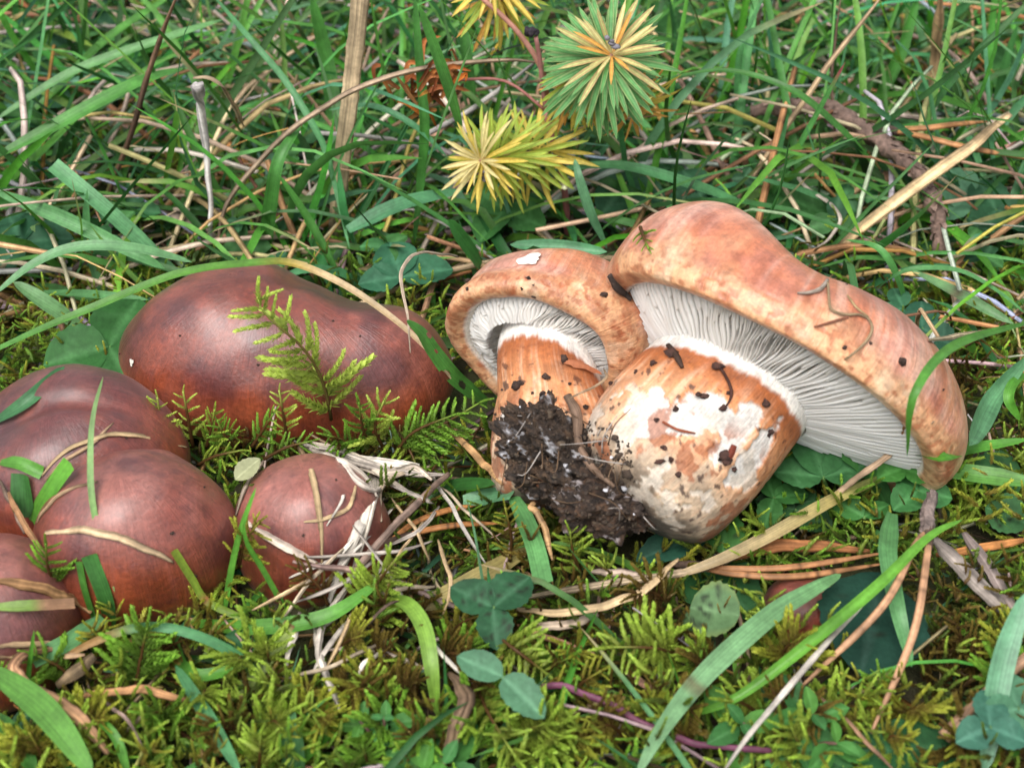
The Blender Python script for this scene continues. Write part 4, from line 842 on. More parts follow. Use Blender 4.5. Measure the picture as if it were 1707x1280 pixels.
B('upright dark blade beside the brown spurge stem', [(790, 182), (778, 100), (768, 20)], (3.0, 4.6, 6.0), 5.5, (.05, .17, .03), 'both')
B('lance-shaped dark leaf standing behind the smaller orange cap', [(800, 446), (772, 405), (747, 366)], (1.2, 2.4, 3.4), 8.0, (.05, .19, .04), 'tip', .18)
B('flat bluish blade lying behind both orange caps', [(850, 408), (930, 412), (1012, 420)], (2.0, 2.2, 2.2), 6.0, (.09, .27, .12), 'both')
B('curved bluish blade bending down behind the yellow rosette', [(958, 265), (966, 300), (985, 360), (1012, 415)], (4.0, 3.6, 2.4, 1.0), 4.8, (.13, .31, .15), 'both')
B('long flat blade passing under the green rosette', [(918, 285), (1030, 278), (1150, 308), (1240, 340)], (3.0, 3.2, 2.6, 1.8), 6.0, (.08, .25, .09), 'both')
# right
B('fine blade curving down beside the green rosette', [(1275, -8), (1240, 70), (1230, 134), (1232, 250)], (6.5, 5, 3.6, .8), 3.4, (.09, .27, .09), 'both')
B('fine arching blade ending over the knobbly twig', [(1105, 132), (1212, 119), (1318, 151), (1400, 215), (1465, 283)], (4.5, 5.0, 4.8, 3.6, 2.0), 3.8, (.06, .20, .035), 'both')
B('upright blade with a reddish tip above the wavy cap', [(1264, 366), (1300, 300), (1335, 239), (1409, 104)], (.5, 2.0, 3.2, 6.0), 3.0, dry((.08, .26, .06), (.28, .05, .07), .86, .95), 'tip', .2, (0, 0))
B('short blade standing beside the red-tipped blade', [(1272, 356), (1295, 265), (1314, 190)], (.5, 2.4, 4.2), 2.8, (.09, .27, .10))
B('broad upright blade behind the knobbly twig', [(1460, 172), (1500, 90), (1530, -8)], (.6, 2.4, 4.4), 7.0, (.07, .24, .04), 'tip')
B('second broad blade leaning behind the knobbly twig', [(1425, 165), (1440, 90), (1440, 40)], (.6, 2.4, 3.6), 6.5, (.06, .20, .035), 'tip')
B('slender blade standing by the thick tan stem', [(1653, 202), (1672, 120), (1697, 40)], (.8, 2.6, 4.4), 4.5, (.07, .23, .06), 'tip')
B('thin green hoop of grass arching beside the wavy cap', [(1456, 488), (1490, 462), (1529, 449), (1599, 453), (1660, 485), (1715, 528)], (1.6, 2.6, 3.0, 2.8, 2.2, 1.4), 3.2, (.10, .28, .09), 'both')
B('curved blade rising at the shoulder of the wavy cap', [(1512, 512), (1490, 452), (1462, 414), (1410, 400)], (1.0, 2.4, 3.0, 2.8), 3.6, (.08, .26, .06), 'both')
B('flat pale blade with a brown node beside the wavy cap', [(1516, 450), (1600, 492), (1690, 540)], (1.4, 1.6, 1.4), 5.0, [(0, (.16, .32, .13)), (.42, (.16, .32, .13)), (.48, (.26, .16, .12)), (.54, (.16, .32, .13)), (1, (.14, .30, .12))], 'both')
B('slender green blade hanging over the lower lip of the wavy cap', [(1715, 538), (1617, 565), (1564, 597), (1529, 646), (1515, 690), (1512, 760)], (4.4, 5.6, 6.2, 6.2, 5.6, 4.2), 3.2, (.08, .25, .035), 'both', .18, (0, 0))
B('broad bluish blade beyond the lower end of the wavy cap', [(1612, 742), (1655, 662), (1715, 592)], (.6, 1.8, 2.8), 8.5, (.12, .30, .14), 'both')
B('bright green blade lying across the lower tip of the wavy cap', [(1522, 760), (1570, 756), (1617, 748), (1715, 732)], (1.0, 1.7, 2.0, 2.0), 5.6, (.09, .29, .03), 'tip', .15, (0, 0))
B('wide pale green blade lying below the wavy cap', [(1715, 804), (1617, 790), (1525, 777)], (1.6, 1.4, .9), 7.0, (.13, .33, .06), 'tip', .15, (0, 0))
B('dark folded blade standing among the leaves below the gills', [(1484, 852), (1445, 788), (1404, 752)], (.4, 1.4, 2.0), 7.5, (.06, .20, .05), 'cut', .25)
B('curled green loop of grass by the broad bluish blade', [(1715, 622), (1690, 640), (1682, 668), (1700, 700)], (2.0, 2.2, 2.0, 1.4), 4.0, BRIGHT, 'both')
B('long yellow-tan blade running from the leaves to the base of the thick stalk', [(1500, 785), (1395, 830), (1283, 893), (1195, 935), (1107, 966)], (1.2, 1.5, 1.4, 1.2, .9), 4.6, [(0, (.22, .33, .08)), (.3, (.45, .37, .13)), (.6, (.46, .36, .18)), (1, (.42, .31, .18))], 'both', .2, (0, 0))
B('long round bright green leaf stalk slanting over the dark oval leaf', [(1132, 1194), (1190, 1180), (1248, 1150), (1353, 1069), (1458, 981), (1546, 897), (1604, 866)], (.7, 1.2, 1.6, 2.2, 2.6, 2.8, 2.8), 3.6, (.13, .34, .04), 'both', .35, (0, 0), n=40)
B('broad pale blade with a brown scar slanting over the emerging cap', [(1402, 957), (1345, 988), (1283, 1027), (1177, 1122), (1107, 1210), (1062, 1290)], (1.4, 1.8, 2.0, 2.0, 1.8, 1.4), 6.4, [(0, (.16, .36, .14)), (.68, (.19, .37, .17)), (.70, (.13, .07, .04)), (.73, (.19, .37, .17)), (1, (.17, .35, .15))], 'both', .1, (0, 0), n=50)
B('hanging blade tapering to a point over the dark oval leaf', [(1487, 856), (1480, 900), (1480, 935), (1497, 1023), (1520, 1112)], (1.6, 1.9, 2.0, 1.8, 1.0), 6.4, (.12, .31, .11), 'tip', .15, (0, 0))
B('broad bluish blade rising at the border beside the bluish clover', [(1640, 1290), (1670, 1111), (1712, 985)], (1.0, 2.4, 3.4), 7.2, (.13, .31, .17), 'both', .12, (0, 0))
for pts in ([(0, 772), (35, 774), (72, 788)],): B('cut green blade poking over the hollowed cap from the border', pts, (3.2, 3.2, 3.0), 4.5, BRIGHT, 'cut')
B('broad green blade with a torn notched tip before the hollowed cap', [(56, 868), (85, 825), (118, 772)], (1.6, 2.8, 3.6), 6.0, (.10, .30, .03), 'cut', .15, (0, 0))
B('dark stubby blade standing behind the notched blade', [(40, 860), (40, 790)], (1.8, 2.9), 7.5, (.04, .14, .03), 'cut')

# --- dry straws, needles, twigs
T_ = straw
T_('thin pale straw curving across the hollowed cap', [(70, 793), (105, 754), (158, 731), (228, 728), (309, 747)], 1.0, 2.1, TAN)
T_('twin dark straw under the pale straw on the hollowed cap', [(76, 800), (112, 765), (150, 742), (188, 706)], 1.0, 1.6, (.30, .20, .12))
T_('flat split straw lying across the round front cap', [(78, 888), (140, 884), (190, 893), (240, 912), (288, 935)], .8, 3.2, (.46, .33, .20), .35)
T_('fine straw hooked round the upper side of the round front cap', [(164, 804), (116, 817), (84, 842), (63, 872)], .8, 1.5, (.36, .24, .14))
T_('orange-brown stem leaning between the hollowed cap and the dark strawed cap', [(14, 820), (45, 880), (72, 928)], (3.0, 2.6, 2.2), 2.2, (.32, .17, .08))
T_('dark dry stem beside the orange-brown stem', [(0, 800), (25, 850), (40, 890)], (3.0, 2.6, 2.2), 2.4, (.16, .11, .08))
T_('flat curled brown straw lying over the dark strawed cap', [(-10, 970), (40, 976), (88, 988), (125, 1005), (152, 1018)], 1.0, 4.6, (.40, .22, .10), .3)
B('green blade turning brown at its broken end on the dark strawed cap', [(-10, 1012), (60, 1009), (124, 1006)], (2.4, 2.3, 2.0), 3.6, dry((.20, .33, .06), (.32, .18, .10), .45, .6), 'cut', .12, (0, 0))
T_('pale straw loop low on the dark strawed cap', [(-10, 1078), (40, 1073), (95, 1076), (145, 1085)], 1.2, 2.4, (.44, .30, .17))
T_('second straw below the loop on the dark strawed cap', [(-10, 1094), (60, 1088), (140, 1092)], 1.2, 3.0, (.40, .26, .15), .4)
T_('curled brown dry blade hanging below the dark strawed cap', [(90, 1080), (45, 1090), (24, 1110), (40, 1140), (105, 1176), (150, 1215), (180, 1256)], (1.3, 1.6, 1.8, 1.9, 1.8, 1.5, 1.2), 4.6, (.40, .22, .12), .3)
T_('orange dead blade bridging the front moss', [(130, 1162), (200, 1150), (270, 1155), (325, 1172)], (.9, 1.3, 1.4, 1.0), 3.2, (.42, .22, .10), .4)
T_('rolled dry leaf beside the dark strawed cap', [(95, 1142), (125, 1120), (158, 1092)], (.7, 1.0, 1.2), 6.0, (.20, .14, .08), .5, (.5, 1, .6))
T_('thin stalk with a grey bud nodding over the lower moss', [(125, 1172), (170, 1172), (215, 1200), (236, 1245)], (.6, 1.2, 1.6, 1.2), 1.4, (.26, .18, .15), 1)
# the pale fibre bundle over the small strapped cap
for i, (pts, w, c) in enumerate((([(498, 744), (522, 790), (532, 850), (538, 940)], 3.0, TAN), ([(598, 765), (622, 800), (600, 870), (570, 940), (548, 1010)], 4.4, WHT), ([(628, 792), (612, 850), (598, 905), (588, 945)], 4.2, (.56, .49, .40)),
        ([(490, 735), (560, 752), (640, 780), (715, 792)], 2.6, GREY), ([(505, 742), (570, 775), (610, 800), (625, 830)], 3.2, (.52, .45, .37)), ([(480, 742), (440, 770), (412, 815), (396, 860)], 2.6, (.40, .32, .24)), ([(540, 745), (600, 772), (660, 788), (745, 790)], 3.4, GREY), ([(570, 760), (640, 770), (700, 775)], 3.8, WHT), ([(520, 738), (590, 760), (648, 800), (690, 825)], 3.0, (.45, .38, .30)), ([(408, 866), (470, 905), (527, 936)], 4.0, (.55, .45, .36)), ([(600, 780), (650, 790), (690, 780), (720, 800)], 3.2, (.50, .42, .33)), ([(560, 765), (590, 800), (615, 815), (640, 812)], 3.0, (.50, .43, .36)))):
    T_(('flat pale straw ribbon crossing the middle of the small cap', 'widest white straw ribbon bent down over the small cap', 'pale straw ribbon hanging beside the white one on the small cap', 'grey fibre lying along the top of the small cap', 'pale fibre bending over the shoulder of the small cap', 'straw hooked round the mossy side of the small cap', 'long grey fibre reaching from the small cap to the needles', 'white flat fibre lying on the bundle above the small cap', 'tan fibre slanting down from the bundle above the small cap', 'pale flat straw lying low on the small cap', 'twisted pale fibre at the loose end of the bundle', 'short pale fibre crossing the bundle')[i], pts, (1.2, 1.3, 1.2) if i in (3, 6, 7, 8, 10, 11) else .8, w, c, .35)
T_('grey-brown twig leaning beside the small strapped cap', [(748, 790), (705, 830), (650, 885), (596, 945)], (1.2, 1.4, 1.5, 1.5), 3.6, banded((.26, .18, .14), 7), .8, (.8, 1, 1), name='twig', cat='twig', mat='needle')
T_('thin grey twig end lying under the small strapped cap', [(488, 936), (540, 945), (605, 952)], (1.8, 1.7, 1.4), 2.6, banded((.28, .18, .15), 9), .8, (.5, 1, 1.2), name='twig', cat='twig', mat='needle')
needle_pair('pair of orange black-banded needles joined beside the small strapped cap', None, [(645, 904), (708, 884), (770, 874), (832, 872)], [(645, 904), (690, 872), (740, 852), (800, 840)], (.9, 1.0, 1.0, .8), 3.4)
needle('pale orange broken needle leaning on the soil clump', [(754, 721), (795, 762), (842, 806)], (1.4, 1.3, 1.2), 4.0, (.46, .27, .12))
needle_pair('pair of long orange needles lying below the thick stalk', None, [(1150, 942), (1230, 948), (1330, 944), (1470, 922)], [(1150, 942), (1230, 957), (1330, 960), (1470, 940)], (.7, 1.1, 1.2, 1.0), 3.4, (.34, .16, .07))
T_('orange flat dead leaf strip behind the long needle pair', [(1190, 938), (1260, 915), (1345, 908), (1450, 918)], (.6, .9, .9, .6), 6.0, (.36, .15, .06), .3, (.5, 1, .8, .3))
needle_pair('speckled needle pair spreading over the dark oval leaf', None, [(1548, 885), (1545, 930), (1522, 1058), (1452, 1222)], [(1548, 885), (1525, 910), (1470, 1012), (1337, 1143)], (2.6, 2.7, 2.4, 1.2), 3.6, (.40, .22, .12))
T_('white straw running under the long green stalk', [(1458, 985), (1335, 1122), (1262, 1210), (1205, 1290)], (1.8, 2.2, 2.1, 1.8), 2.6, WHT)
T_('thin brown stalk slanting below the dark oval leaf', [(1346, 1143), (1420, 1210), (1496, 1290)], (.9, 1.3, 1.5), 1.8, (.26, .15, .09))
T_('brown twig with a dark broken end by the bluish clover', [(1573, 1228), (1634, 1167), (1715, 1092)], (1.2, 1.6, 1.8), 4.6, banded((.34, .20, .12), 5), .9, (1.2, 1, 1), name='twig', cat='twig', mat='needle')
T_('grey fibrous dead stem below the small trifoliate clover', [(1557, 898), (1620, 965), (1690, 1032)], (1.4, 1.3, .8), 5.5, (.26, .22, .19), .6, rough=.7)
T_('split grey dead stem beside the fibrous one', [(1607, 888), (1650, 950), (1705, 1050)], (1.2, 1.2, .7), 6.0, (.24, .19, .17), .5, rough=.8)
T_('knotted grey twig joint above the speckled needle pair', [(1555, 822), (1550, 850), (1546, 890)], (2.4, 2.5, 2.6), 5.0, (.20, .15, .13), .9, (.8, 1, 1.1), name='twig', cat='twig', mat='bark')
T_('orange needle lying among the fibrous stems', [(1560, 925), (1640, 912), (1715, 898)], (.8, 1.1, 1.1), 3.6, ORG)
T_('long tan straw curving below the spotted clover leaf', [(862, 1016), (925, 1022), (989, 1016), (1040, 1000), (1077, 981), (1130, 932)], (.9, 1.2, 1.3, 1.4, 1.4, 1.2), 3.8, (.50, .36, .20), .5)
T_('grey-tan straw lying behind the long curved straw', [(874, 997), (960, 982), (1042, 970), (1150, 953), (1230, 930)], (.8, .9, 1.0, 1.0, .8), 3.2, (.42, .32, .21), .4)
T_('flat grey straw under the long curved straw', [(860, 1046), (930, 1042), (1010, 1020)], (.8, .9, .8), 4.0, (.36, .28, .21), .3)
T_('grey broken straw stub under the thick stalk', [(985, 952), (1040, 955), (1085, 962)], (.8, .9, .8), 4.2, (.30, .23, .18), .5)
needle('brown needle sloping down from the spotted clover leaf', [(862, 1044), (925, 1068), (992, 1092)], (.9, 1.0, .9), 3.0, (.30, .15, .09)); needle('short reddish needle in the moss above the purple runner', [(1046, 1120), (1072, 1138), (1098, 1158)], (.8, .9, .8), 3.2, (.30, .16, .11))
T_('purple creeping runner in the front moss', [(885, 1156), (905, 1146), (937, 1143), (1007, 1167), (1077, 1206), (1160, 1238), (1250, 1248), (1325, 1252)], (.6, 1.2, 1.4, 1.4, 1.2, 1.0, .9, .8), 2.8, (.16, .05, .09), 1, (1, 1, .9), name='runner_stem', cat='stem', mat='stem', rough=.05)
T_('curled brown dead leaf in the front moss', [(748, 1120), (768, 1145), (774, 1172), (758, 1205), (745, 1258)], (.9, 1.5, 1.8, 1.6, 1.0), 6.0, (.20, .13, .08), .35, (.3, 1, .7), rough=.8)
needle('broken pale orange stalk bent sharply below the soil clump', [(890, 838), (884, 848), (900, 862), (921, 934)], (1.6, 1.7, 1.6, 1.2), 3.0, (.44, .26, .12))
B('broad yellowed dead blade behind the spotted clover leaf', [(886, 912), (796, 964), (668, 1032)], (.5, .6, .4), 7.0, (.42, .34, .12), 'both', .08, (0, 0))
T_('dark grey needle crossing behind the spotted clover leaf', [(660, 968), (720, 995), (778, 1018)], (.8, .9, .8), 3.2, banded((.20, .14, .12), 3))
for i, pts in enumerate(([(590, 965), (555, 1010), (530, 1070), (540, 1130)], [(640, 940), (570, 1020), (525, 1050)], [(525, 1045), (540, 1110), (570, 1190)], [(610, 1010), (560, 1060), (520, 1120)], [(500, 1020), (485, 1080), (478, 1110)])):
    T_('tangled white straw in the moss below the small strapped cap', pts, (.8, 1.1, 1.0), 2.8, (.50, .44, .37), .4, group='white straws below the small strapped cap')
T_('dark thin hooked stem beside the tangled white straws', [(672, 1000), (640, 1012), (610, 1045), (575, 1078)], (1.4, 1.4, 1.2, .7), 1.6, (.12, .08, .06))
T_('pale straw running along the moss below the tangled straws', [(548, 1083), (600, 1080), (660, 1096), (715, 1115)], (.7, .9, .9, .7), 2.4, (.40, .32, .26))
rs = np.random.default_rng(77)
for i in range(22):                         # fine dead blades round the small strapped cap
    x, y = rs.uniform(560, 760), rs.uniform(760, 1080); a = rs.normal(2.4, .7); l = rs.uniform(110, 230); k = rs.normal(0, 18)
    T_('fine dry blade tangled beside the small strapped cap', [(x, y), (x + l * .5 * math.cos(a) + k, y + l * .4 * math.sin(a) + k * .5), (x + l * math.cos(a), y + l * .8 * math.sin(a))], (.9, 1.5, 1.0), rs.uniform(1.2, 2.2), [TAN, WHT, GREY, (.50, .40, .28)][i % 4], .35, group='fine dry blades beside the small strapped cap')
# behind
T_('thick pale tan stem standing behind the two-lobed cap', [(558, 396), (566, 310), (580, 190), (602, -10)], (.3, 2.2, 4.8, 8.6), 8.5, (.60, .46, .28), .55, (.8, 1, 1, 1, 1))
T_('slender dark brown stem rising in the turf', [(178, 338), (215, 232), (245, 130), (296, -8)], (.4, 3.0, 5.2, 8.2), 2.8, [(0, (.16, .09, .05)), (.5, (.10, .06, .04)), (1, (.20, .12, .07))], 1)
T_('bleached stem with a bent snapped top', [(351, 418), (351, 316), (338, 197), (327, 142)], (.3, 2.6, 5.2, 6.6), 5.0, (.72, .67, .63), .6, (.6, .7, 1, 1.6))
T_('brown bent straw hooked over the bleached stem', [(322, 130), (345, 128), (372, 146), (392, 180), (407, 212)], (6.0, 6.1, 5.6, 4.4, 3.2), 3.0, (.40, .30, .19), .5)
T_('thick grey dead stem lying in the turf', [(222, 332), (290, 362), (372, 402)], (.8, .9, .6), 6.0, (.32, .25, .19), .7)
T_('long tan stem sweeping up to the spurge', [(365, 424), (372, 358), (421, 281), (510, 197), (600, 148), (690, 116), (830, 100), (900, 105)], (.3, 1.8, 3.4, 5.0, 5.8, 6.2, 6.0, 5.6), 3.0, (.38, .28, .19), .8, n=50)
T_('orange-brown stalk lying behind the bleached stem', [(250, 155), (334, 200), (450, 304)], (1.0, 1.2, .6), 4.0, (.42, .19, .07), .8)
T_('thin brown stem sloping down past the tan stem', [(422, 67), (492, 137), (600, 267), (668, 345)], (3.0, 2.8, 2.0, .6), 1.9, (.27, .17, .10), 1)
T_('grey hooked tendril hanging over the two-lobed cap', [(762, 428), (708, 421), (682, 432), (667, 465), (678, 520), (684, 588)], (3.0, 4.4, 4.8, 4.6, 4.0, 3.6), 2.0, (.38, .30, .22), .6, (1, 1, .9, .3))
T_('pinkish thick dead stem behind the tan stem', [(608, 372), (665, 295), (735, 215), (830, 130)], (.4, 1.4, 2.2, 2.4), 6.0, (.36, .21, .14), .7)
T_('silver straw crossing below the brown withered shoot', [(600, 285), (690, 235), (796, 176), (896, 100)], (1.2, 2.2, 3.2, 4.4), 2.6, (.46, .42, .40), .7)
T_('long slim tan straw slanting above the wavy cap', [(1226, 340), (1262, 285), (1307, 218), (1399, 88), (1472, -8)], (.6, 1.8, 3.0, 5.4, 7.0), 3.2, (.38, .27, .16), .6)
T_('thin dark upright stem near the knobbly twig', [(1392, 320), (1390, 210), (1388, 105), (1403, -8)], (.3, 2.4, 4.6, 7.0), 2.2, (.17, .11, .08), 1)
T_('thick tan stem standing beyond the knobbly twig', [(1550, 214), (1560, 88), (1568, -8)], (.3, 3.2, 5.6), 8.0, (.38, .25, .13), .9)
T_('wide pale flat straw slanting beside the wavy cap', [(1684, 191), (1599, 260), (1473, 351), (1398, 416)], (4.0, 3.6, 2.4, 1.0), 7.0, (.52, .37, .20), .35, (.5, 1, 1, .7))
needle_pair('orange needle pair reaching out from the knobbly twig', None, [(1475, 216), (1540, 228), (1599, 243), (1715, 266)], [(1475, 216), (1540, 214), (1590, 208), (1645, 203)], (3.0, 3.4, 3.4, 3.0), 4.4, (.42, .20, .08))
T_('whitish twisting straw above the wavy cap', [(1411, 238), (1370, 268), (1333, 292), (1346, 313), (1388, 341), (1402, 369), (1388, 390), (1344, 431)], (2.4, 2.4, 2.2, 2.0, 1.8, 1.6, 1.4, 1.0), 2.4, (.44, .38, .31), .5, n=50)
for pts, c in (([(1105, 328), (1180, 285), (1256, 242)], BRN), ([(1195, 309), (1300, 303), (1416, 299), (1494, 309)], ORG), ([(1240, 300), (1250, 245), (1262, 200)], BRN), ([(1490, 360), (1540, 330), (1600, 290)], (.36, .2, .1))): needle('brown fallen needle lying in the turf behind the wavy cap', pts, (.8, 1.2, 1.0), 3.6, c, 'fallen needles behind the wavy cap')
T_('grey straw lying along the knobbly twig', [(1399, 172), (1494, 190), (1562, 204)], (1.6, 1.6, 1.2), 3.6, (.36, .28, .24), .6)
T_('brown stalk running down from the knobbly twig', [(1474, 252), (1487, 351), (1500, 445)], (1.8, 1.4, .6), 4.0, (.34, .19, .11), .6)
T_('thin grey stalk lying level beyond the twig elbow', [(1570, 323), (1640, 318), (1715, 312)], (1.0, 1.2, 1.0), 2.0, (.30, .22, .17))
T_('thin dark stalk slanting beyond the twig elbow', [(1574, 362), (1640, 340), (1715, 316)], (.8, 1.2, 1.4), 2.2, (.22, .15, .11))
T_('tan straw pointing at the rim of the wavy cap', [(1546, 569), (1620, 556), (1715, 540)], (2.0, 2.0, 1.8), 3.0, (.40, .32, .20), .5)
T_('brown straw propped on the lower gills of the wavy cap', [(1553, 702), (1500, 742), (1452, 780), (1353, 852)], (3.2, 2.6, 2.2, 1.0), 3.0, (.36, .25, .16), .5)
T_('brown pointed sheath hanging before the lower gills', [(1514, 680), (1505, 715), (1495, 745)], (4.2, 3.6, 2.8), 3.2, (.36, .17, .06), .4, (.3, 1, .6))
def knobbly_twig():
    C = np.array([P(x, y, h) for x, y, h in ((1252, 184, 2.4), (1310, 178, 2.7), (1360, 177, 2.9), (1423, 207, 3.0), (1494, 253, 2.9), (1536, 299, 2.6), (1560, 351, 2.2), (1570, 425, 1.2))])
    t = thing('twig', C[0], 'knobbly scaly dead twig bent through the turf behind the wavy cap', 'twig'); V, Fq, uv, T = tube(C, np.array((.8, 1, 1.1, 1.1, 1, .9, .8)) * .27, 80, 12, 1, rough=1.1); mb = MB(); mb.add(V, Fq, (.17, .11, .085), uv, T); put('branch', mb, M['bark'], C[0], t)
    Q = spline(C, 70); r = random.Random(6); T2 = nrm(np.gradient(Q, axis=0))
    for i in range(64):
        a = r.uniform(0, 6.28); d = nrm(np.array([math.cos(a), math.sin(a) * .5, abs(math.sin(a)) + .1])); st = Q[i + 2] + d * .12
        V, Fq, uv = ribbon([st, st + d * .14 + T2[i] * .12, st + d * .18 + T2[i] * .3], .2, 5, blade_prof('tip'), .25, d); mb = MB(); mb.add(V, Fq, np.array((.21, .14, .11)) * r.uniform(.6, 1.4), uv); put('bark_scale', mb, M['bark'], st, t)
knobbly_twig()

# --- clovers and other leaves
DK = (.030, .105, .045); MD = (.055, .19, .045); BL = (.10, .24, .13); BG = (.075, .26, .05)
clover('dark spotted three-leaflet clover below the soil clump', (822, 1012), 1.9, 1.1, ((150, 1.0), (45, 1.05), (275, .9)), DK, 6, wl=.82)
clover('pale blue-green two-leaflet clover in the front moss', (838, 1128), 2.0, 1.1, ((152, 1.0), (312, 1.1)), BL, 0, wl=.62)
big_leaf('round pale leaf with yellow and purple spots below the thick stalk', (1150, 1012), (1232, 1022), 1.5, 1.7, 1.35, (.13, .24, .10), 'round', 12, edge=(.16, .22, .07))
clover('dark heart-leaved clover growing against the two-lobed cap', (182, 578), 1.9, 1.9, ((75, 1.0), (200, .95), (300, .7)), (.04, .15, .035), wl=.9)
clover('clover with bluish leaflets at the border of the turf', (38, 405), 1.6, 1.5, (120, 10, 240), (.035, .13, .06))
clover('bluish clover leaf in front of the hooked grey tendril', (668, 462), 1.4, 1.6, ((105, 1), (15, 1.0), (190, .8)), (.04, .15, .075))
for x, y, c in ((60, 60, DK), (150, 30, DK), (230, 105, MD), (1130, 30, MD), (1310, 330, MD), (1260, 180, DK), (1610, 330, BL), (1660, 350, DK), (1690, 110, MD), (840, 350, MD), (1040, 310, DK), (1170, 330, DK), (60, 150, DK)):
    clover('small green clover leaf low in the turf behind the mushrooms', (x, y), 1.4, 1.5, (90 + x % 50, 210 + y % 40, 330), c, group='clover leaves in the far turf')
clover('dark clover leaf tucked against the shoulder of the wavy cap', (1537, 547), 1.4, 1.1, (80, 200, 320), (.03, .11, .06)); clover('tiny bluish clover leaf above the dark one by the wavy cap', (1505, 512), 1.4, .8, (100, 220), (.05, .17, .08))
clover('small bright trifoliate clover below the lower gills', (1505, 780), 1.9, .72, (90, 205, 335), BG, wl=.95); clover('small trifoliate clover under the bright one', (1530, 818), 1.5, .85, (110, 220, 345), (.06, .21, .06), wl=.95)
clover('large toothed leaf cluster below the gills of the wavy cap', (1372, 795), 1.6, 1.35, ((95, 1.15), (20, .9), (170, .9)), (.055, .18, .06), wl=.85); clover('bright green leaflets beside the thick stalk', (1300, 775), 1.6, 1.0, ((60, 1.2), (170, .7), (10, .8)), BG, wl=.7)
clover('folded green leaf cluster below the bright leaflets', (1290, 830), 1.0, .9, (100, 10, 250), MD, wl=.7); clover('spotted leaflets in the shade under the folded leaf cluster', (1325, 850), .7, 1.0, (70, 160, 330), (.04, .12, .04), 5)
clover('green clover below the dark folded blade', (1440, 862), 1.0, 1.0, ((140, 1.0), (30, .8)), MD, wl=.65)
big_leaf('large glossy round leaf with dew at the border below the wide pale blade', (1625, 800), (1705, 782), .9, 1.2, 1.35, (.05, .16, .05), 'round', 5); big_leaf('dark dewy leaf with nibbled spots below the glossy round leaf', (1642, 845), (1720, 872), 1.0, 1.0, 1.2, (.06, .17, .06), 'oval', 7)
clover('bluish clover sprig beside the border blade', (1650, 1212), 1.9, .78, ((80, 1.1), (205, 1.0), (335, 1.0)), (.055, .17, .11), wl=.9); clover('bright bluish clover leaf above the bluish sprig', (1697, 1180), 1.9, .85, (100, 200, 320), (.09, .24, .13), wl=.9)
big_leaf('large dark blue-green oval leaf beside the emerging cap', (1435, 1125), (1475, 940), .9, 1.0, 2.5, (.022, .075, .05), 'oval', 4, rib=1.25, cup=.05); big_leaf('dark hairy leaf under the round pale leaf', (1150, 945), (1262, 1020), .2, .6, 1.8, (.03, .11, .035), 'oval')
big_leaf('long dark green leaf lying along the lower edge', (1410, 1255), (1625, 1235), .9, 1.0, 1.2, (.03, .12, .04), 'oval'); big_leaf('dark bluish leaf cupped under the thick stalk', (1060, 935), (1190, 880), .3, .7, .9, (.035, .12, .075), 'oval', cup=.2)
big_leaf('green leaf propped against the base of the thick stalk', (1205, 925), (1212, 845), .4, 1.0, 1.0, (.06, .20, .04), 'oval', 2); big_leaf('narrow mottled leaf hanging below the round pale leaf', (1140, 1020), (1192, 1080), 1.0, .7, .6, (.12, .22, .08), 'oval', 3)
big_leaf('pale withered leaf between the moss and the small cap', (392, 800), (432, 762), 2.2, 2.5, .55, (.38, .40, .22), 'oval')
def herb(label, tops, seed, size):          # creeping stems with crossed pairs of small oval leaves
    r = np.random.default_rng(seed); b = P(*tops[0][0], .1); t = thing('creeping_herb', b, label, 'plant')
    me = [leaf_shared(('th', j), 'leaf', L=1.0, W=.52, shape='oval', col=c, rib=1.3, seed=j, cup=.15, curl=.15) for j, c in enumerate(((.075, .24, .05), (.06, .20, .055), (.10, .28, .05)))]
    for a0, b0, h in tops:
        A, top = P(*a0, .1), P(*b0, h); petiole([A, (A + top) / 2 + [0, 0, .2], top], .04, (.16, .09, .07), t, 'stem'); ax = nrm(np.array([r.normal(0, .15), -.35, .9])); X = nrm(np.cross(ax, [1.0, .2, 0])); Z = np.cross(X, ax)
        for lv in range(3):
            for k in range(2):
                a = lv * 1.57 + k * 3.14 + seed + r.normal(0, .2); d = nrm(X * math.cos(a) + Z * math.sin(a) + ax * (.75, .35, .1)[lv]); o = link('leaf', me[int(r.integers(3))], None, t, top - ax * lv * .25); orient(o, *frame(d, ax), float(size * (.55, .9, 1.1)[lv] * r.uniform(.85, 1.15)))
herb('creeping herb with small paired oval leaves at the end of the purple runner', [((1330, 1262), (1395, 1238), 1.3), ((1300, 1262), (1355, 1190), 1.5), ((1270, 1250), (1238, 1205), 1.2), ((1330, 1270), (1335, 1250), 1.0)], 3, .95)
herb('small round-leaved seedling with a purple tip in the front moss', [((645, 1270), (640, 1195), 1.5), ((650, 1275), (655, 1240), 1.0), ((640, 1270), (600, 1200), 1.3)], 5, .55)
herb('bright broad-leaved seedling at the lower moss edge', [((745, 1300), (740, 1272), 1.2), ((700, 1300), (705, 1285), 1.0)], 7, 1.1)

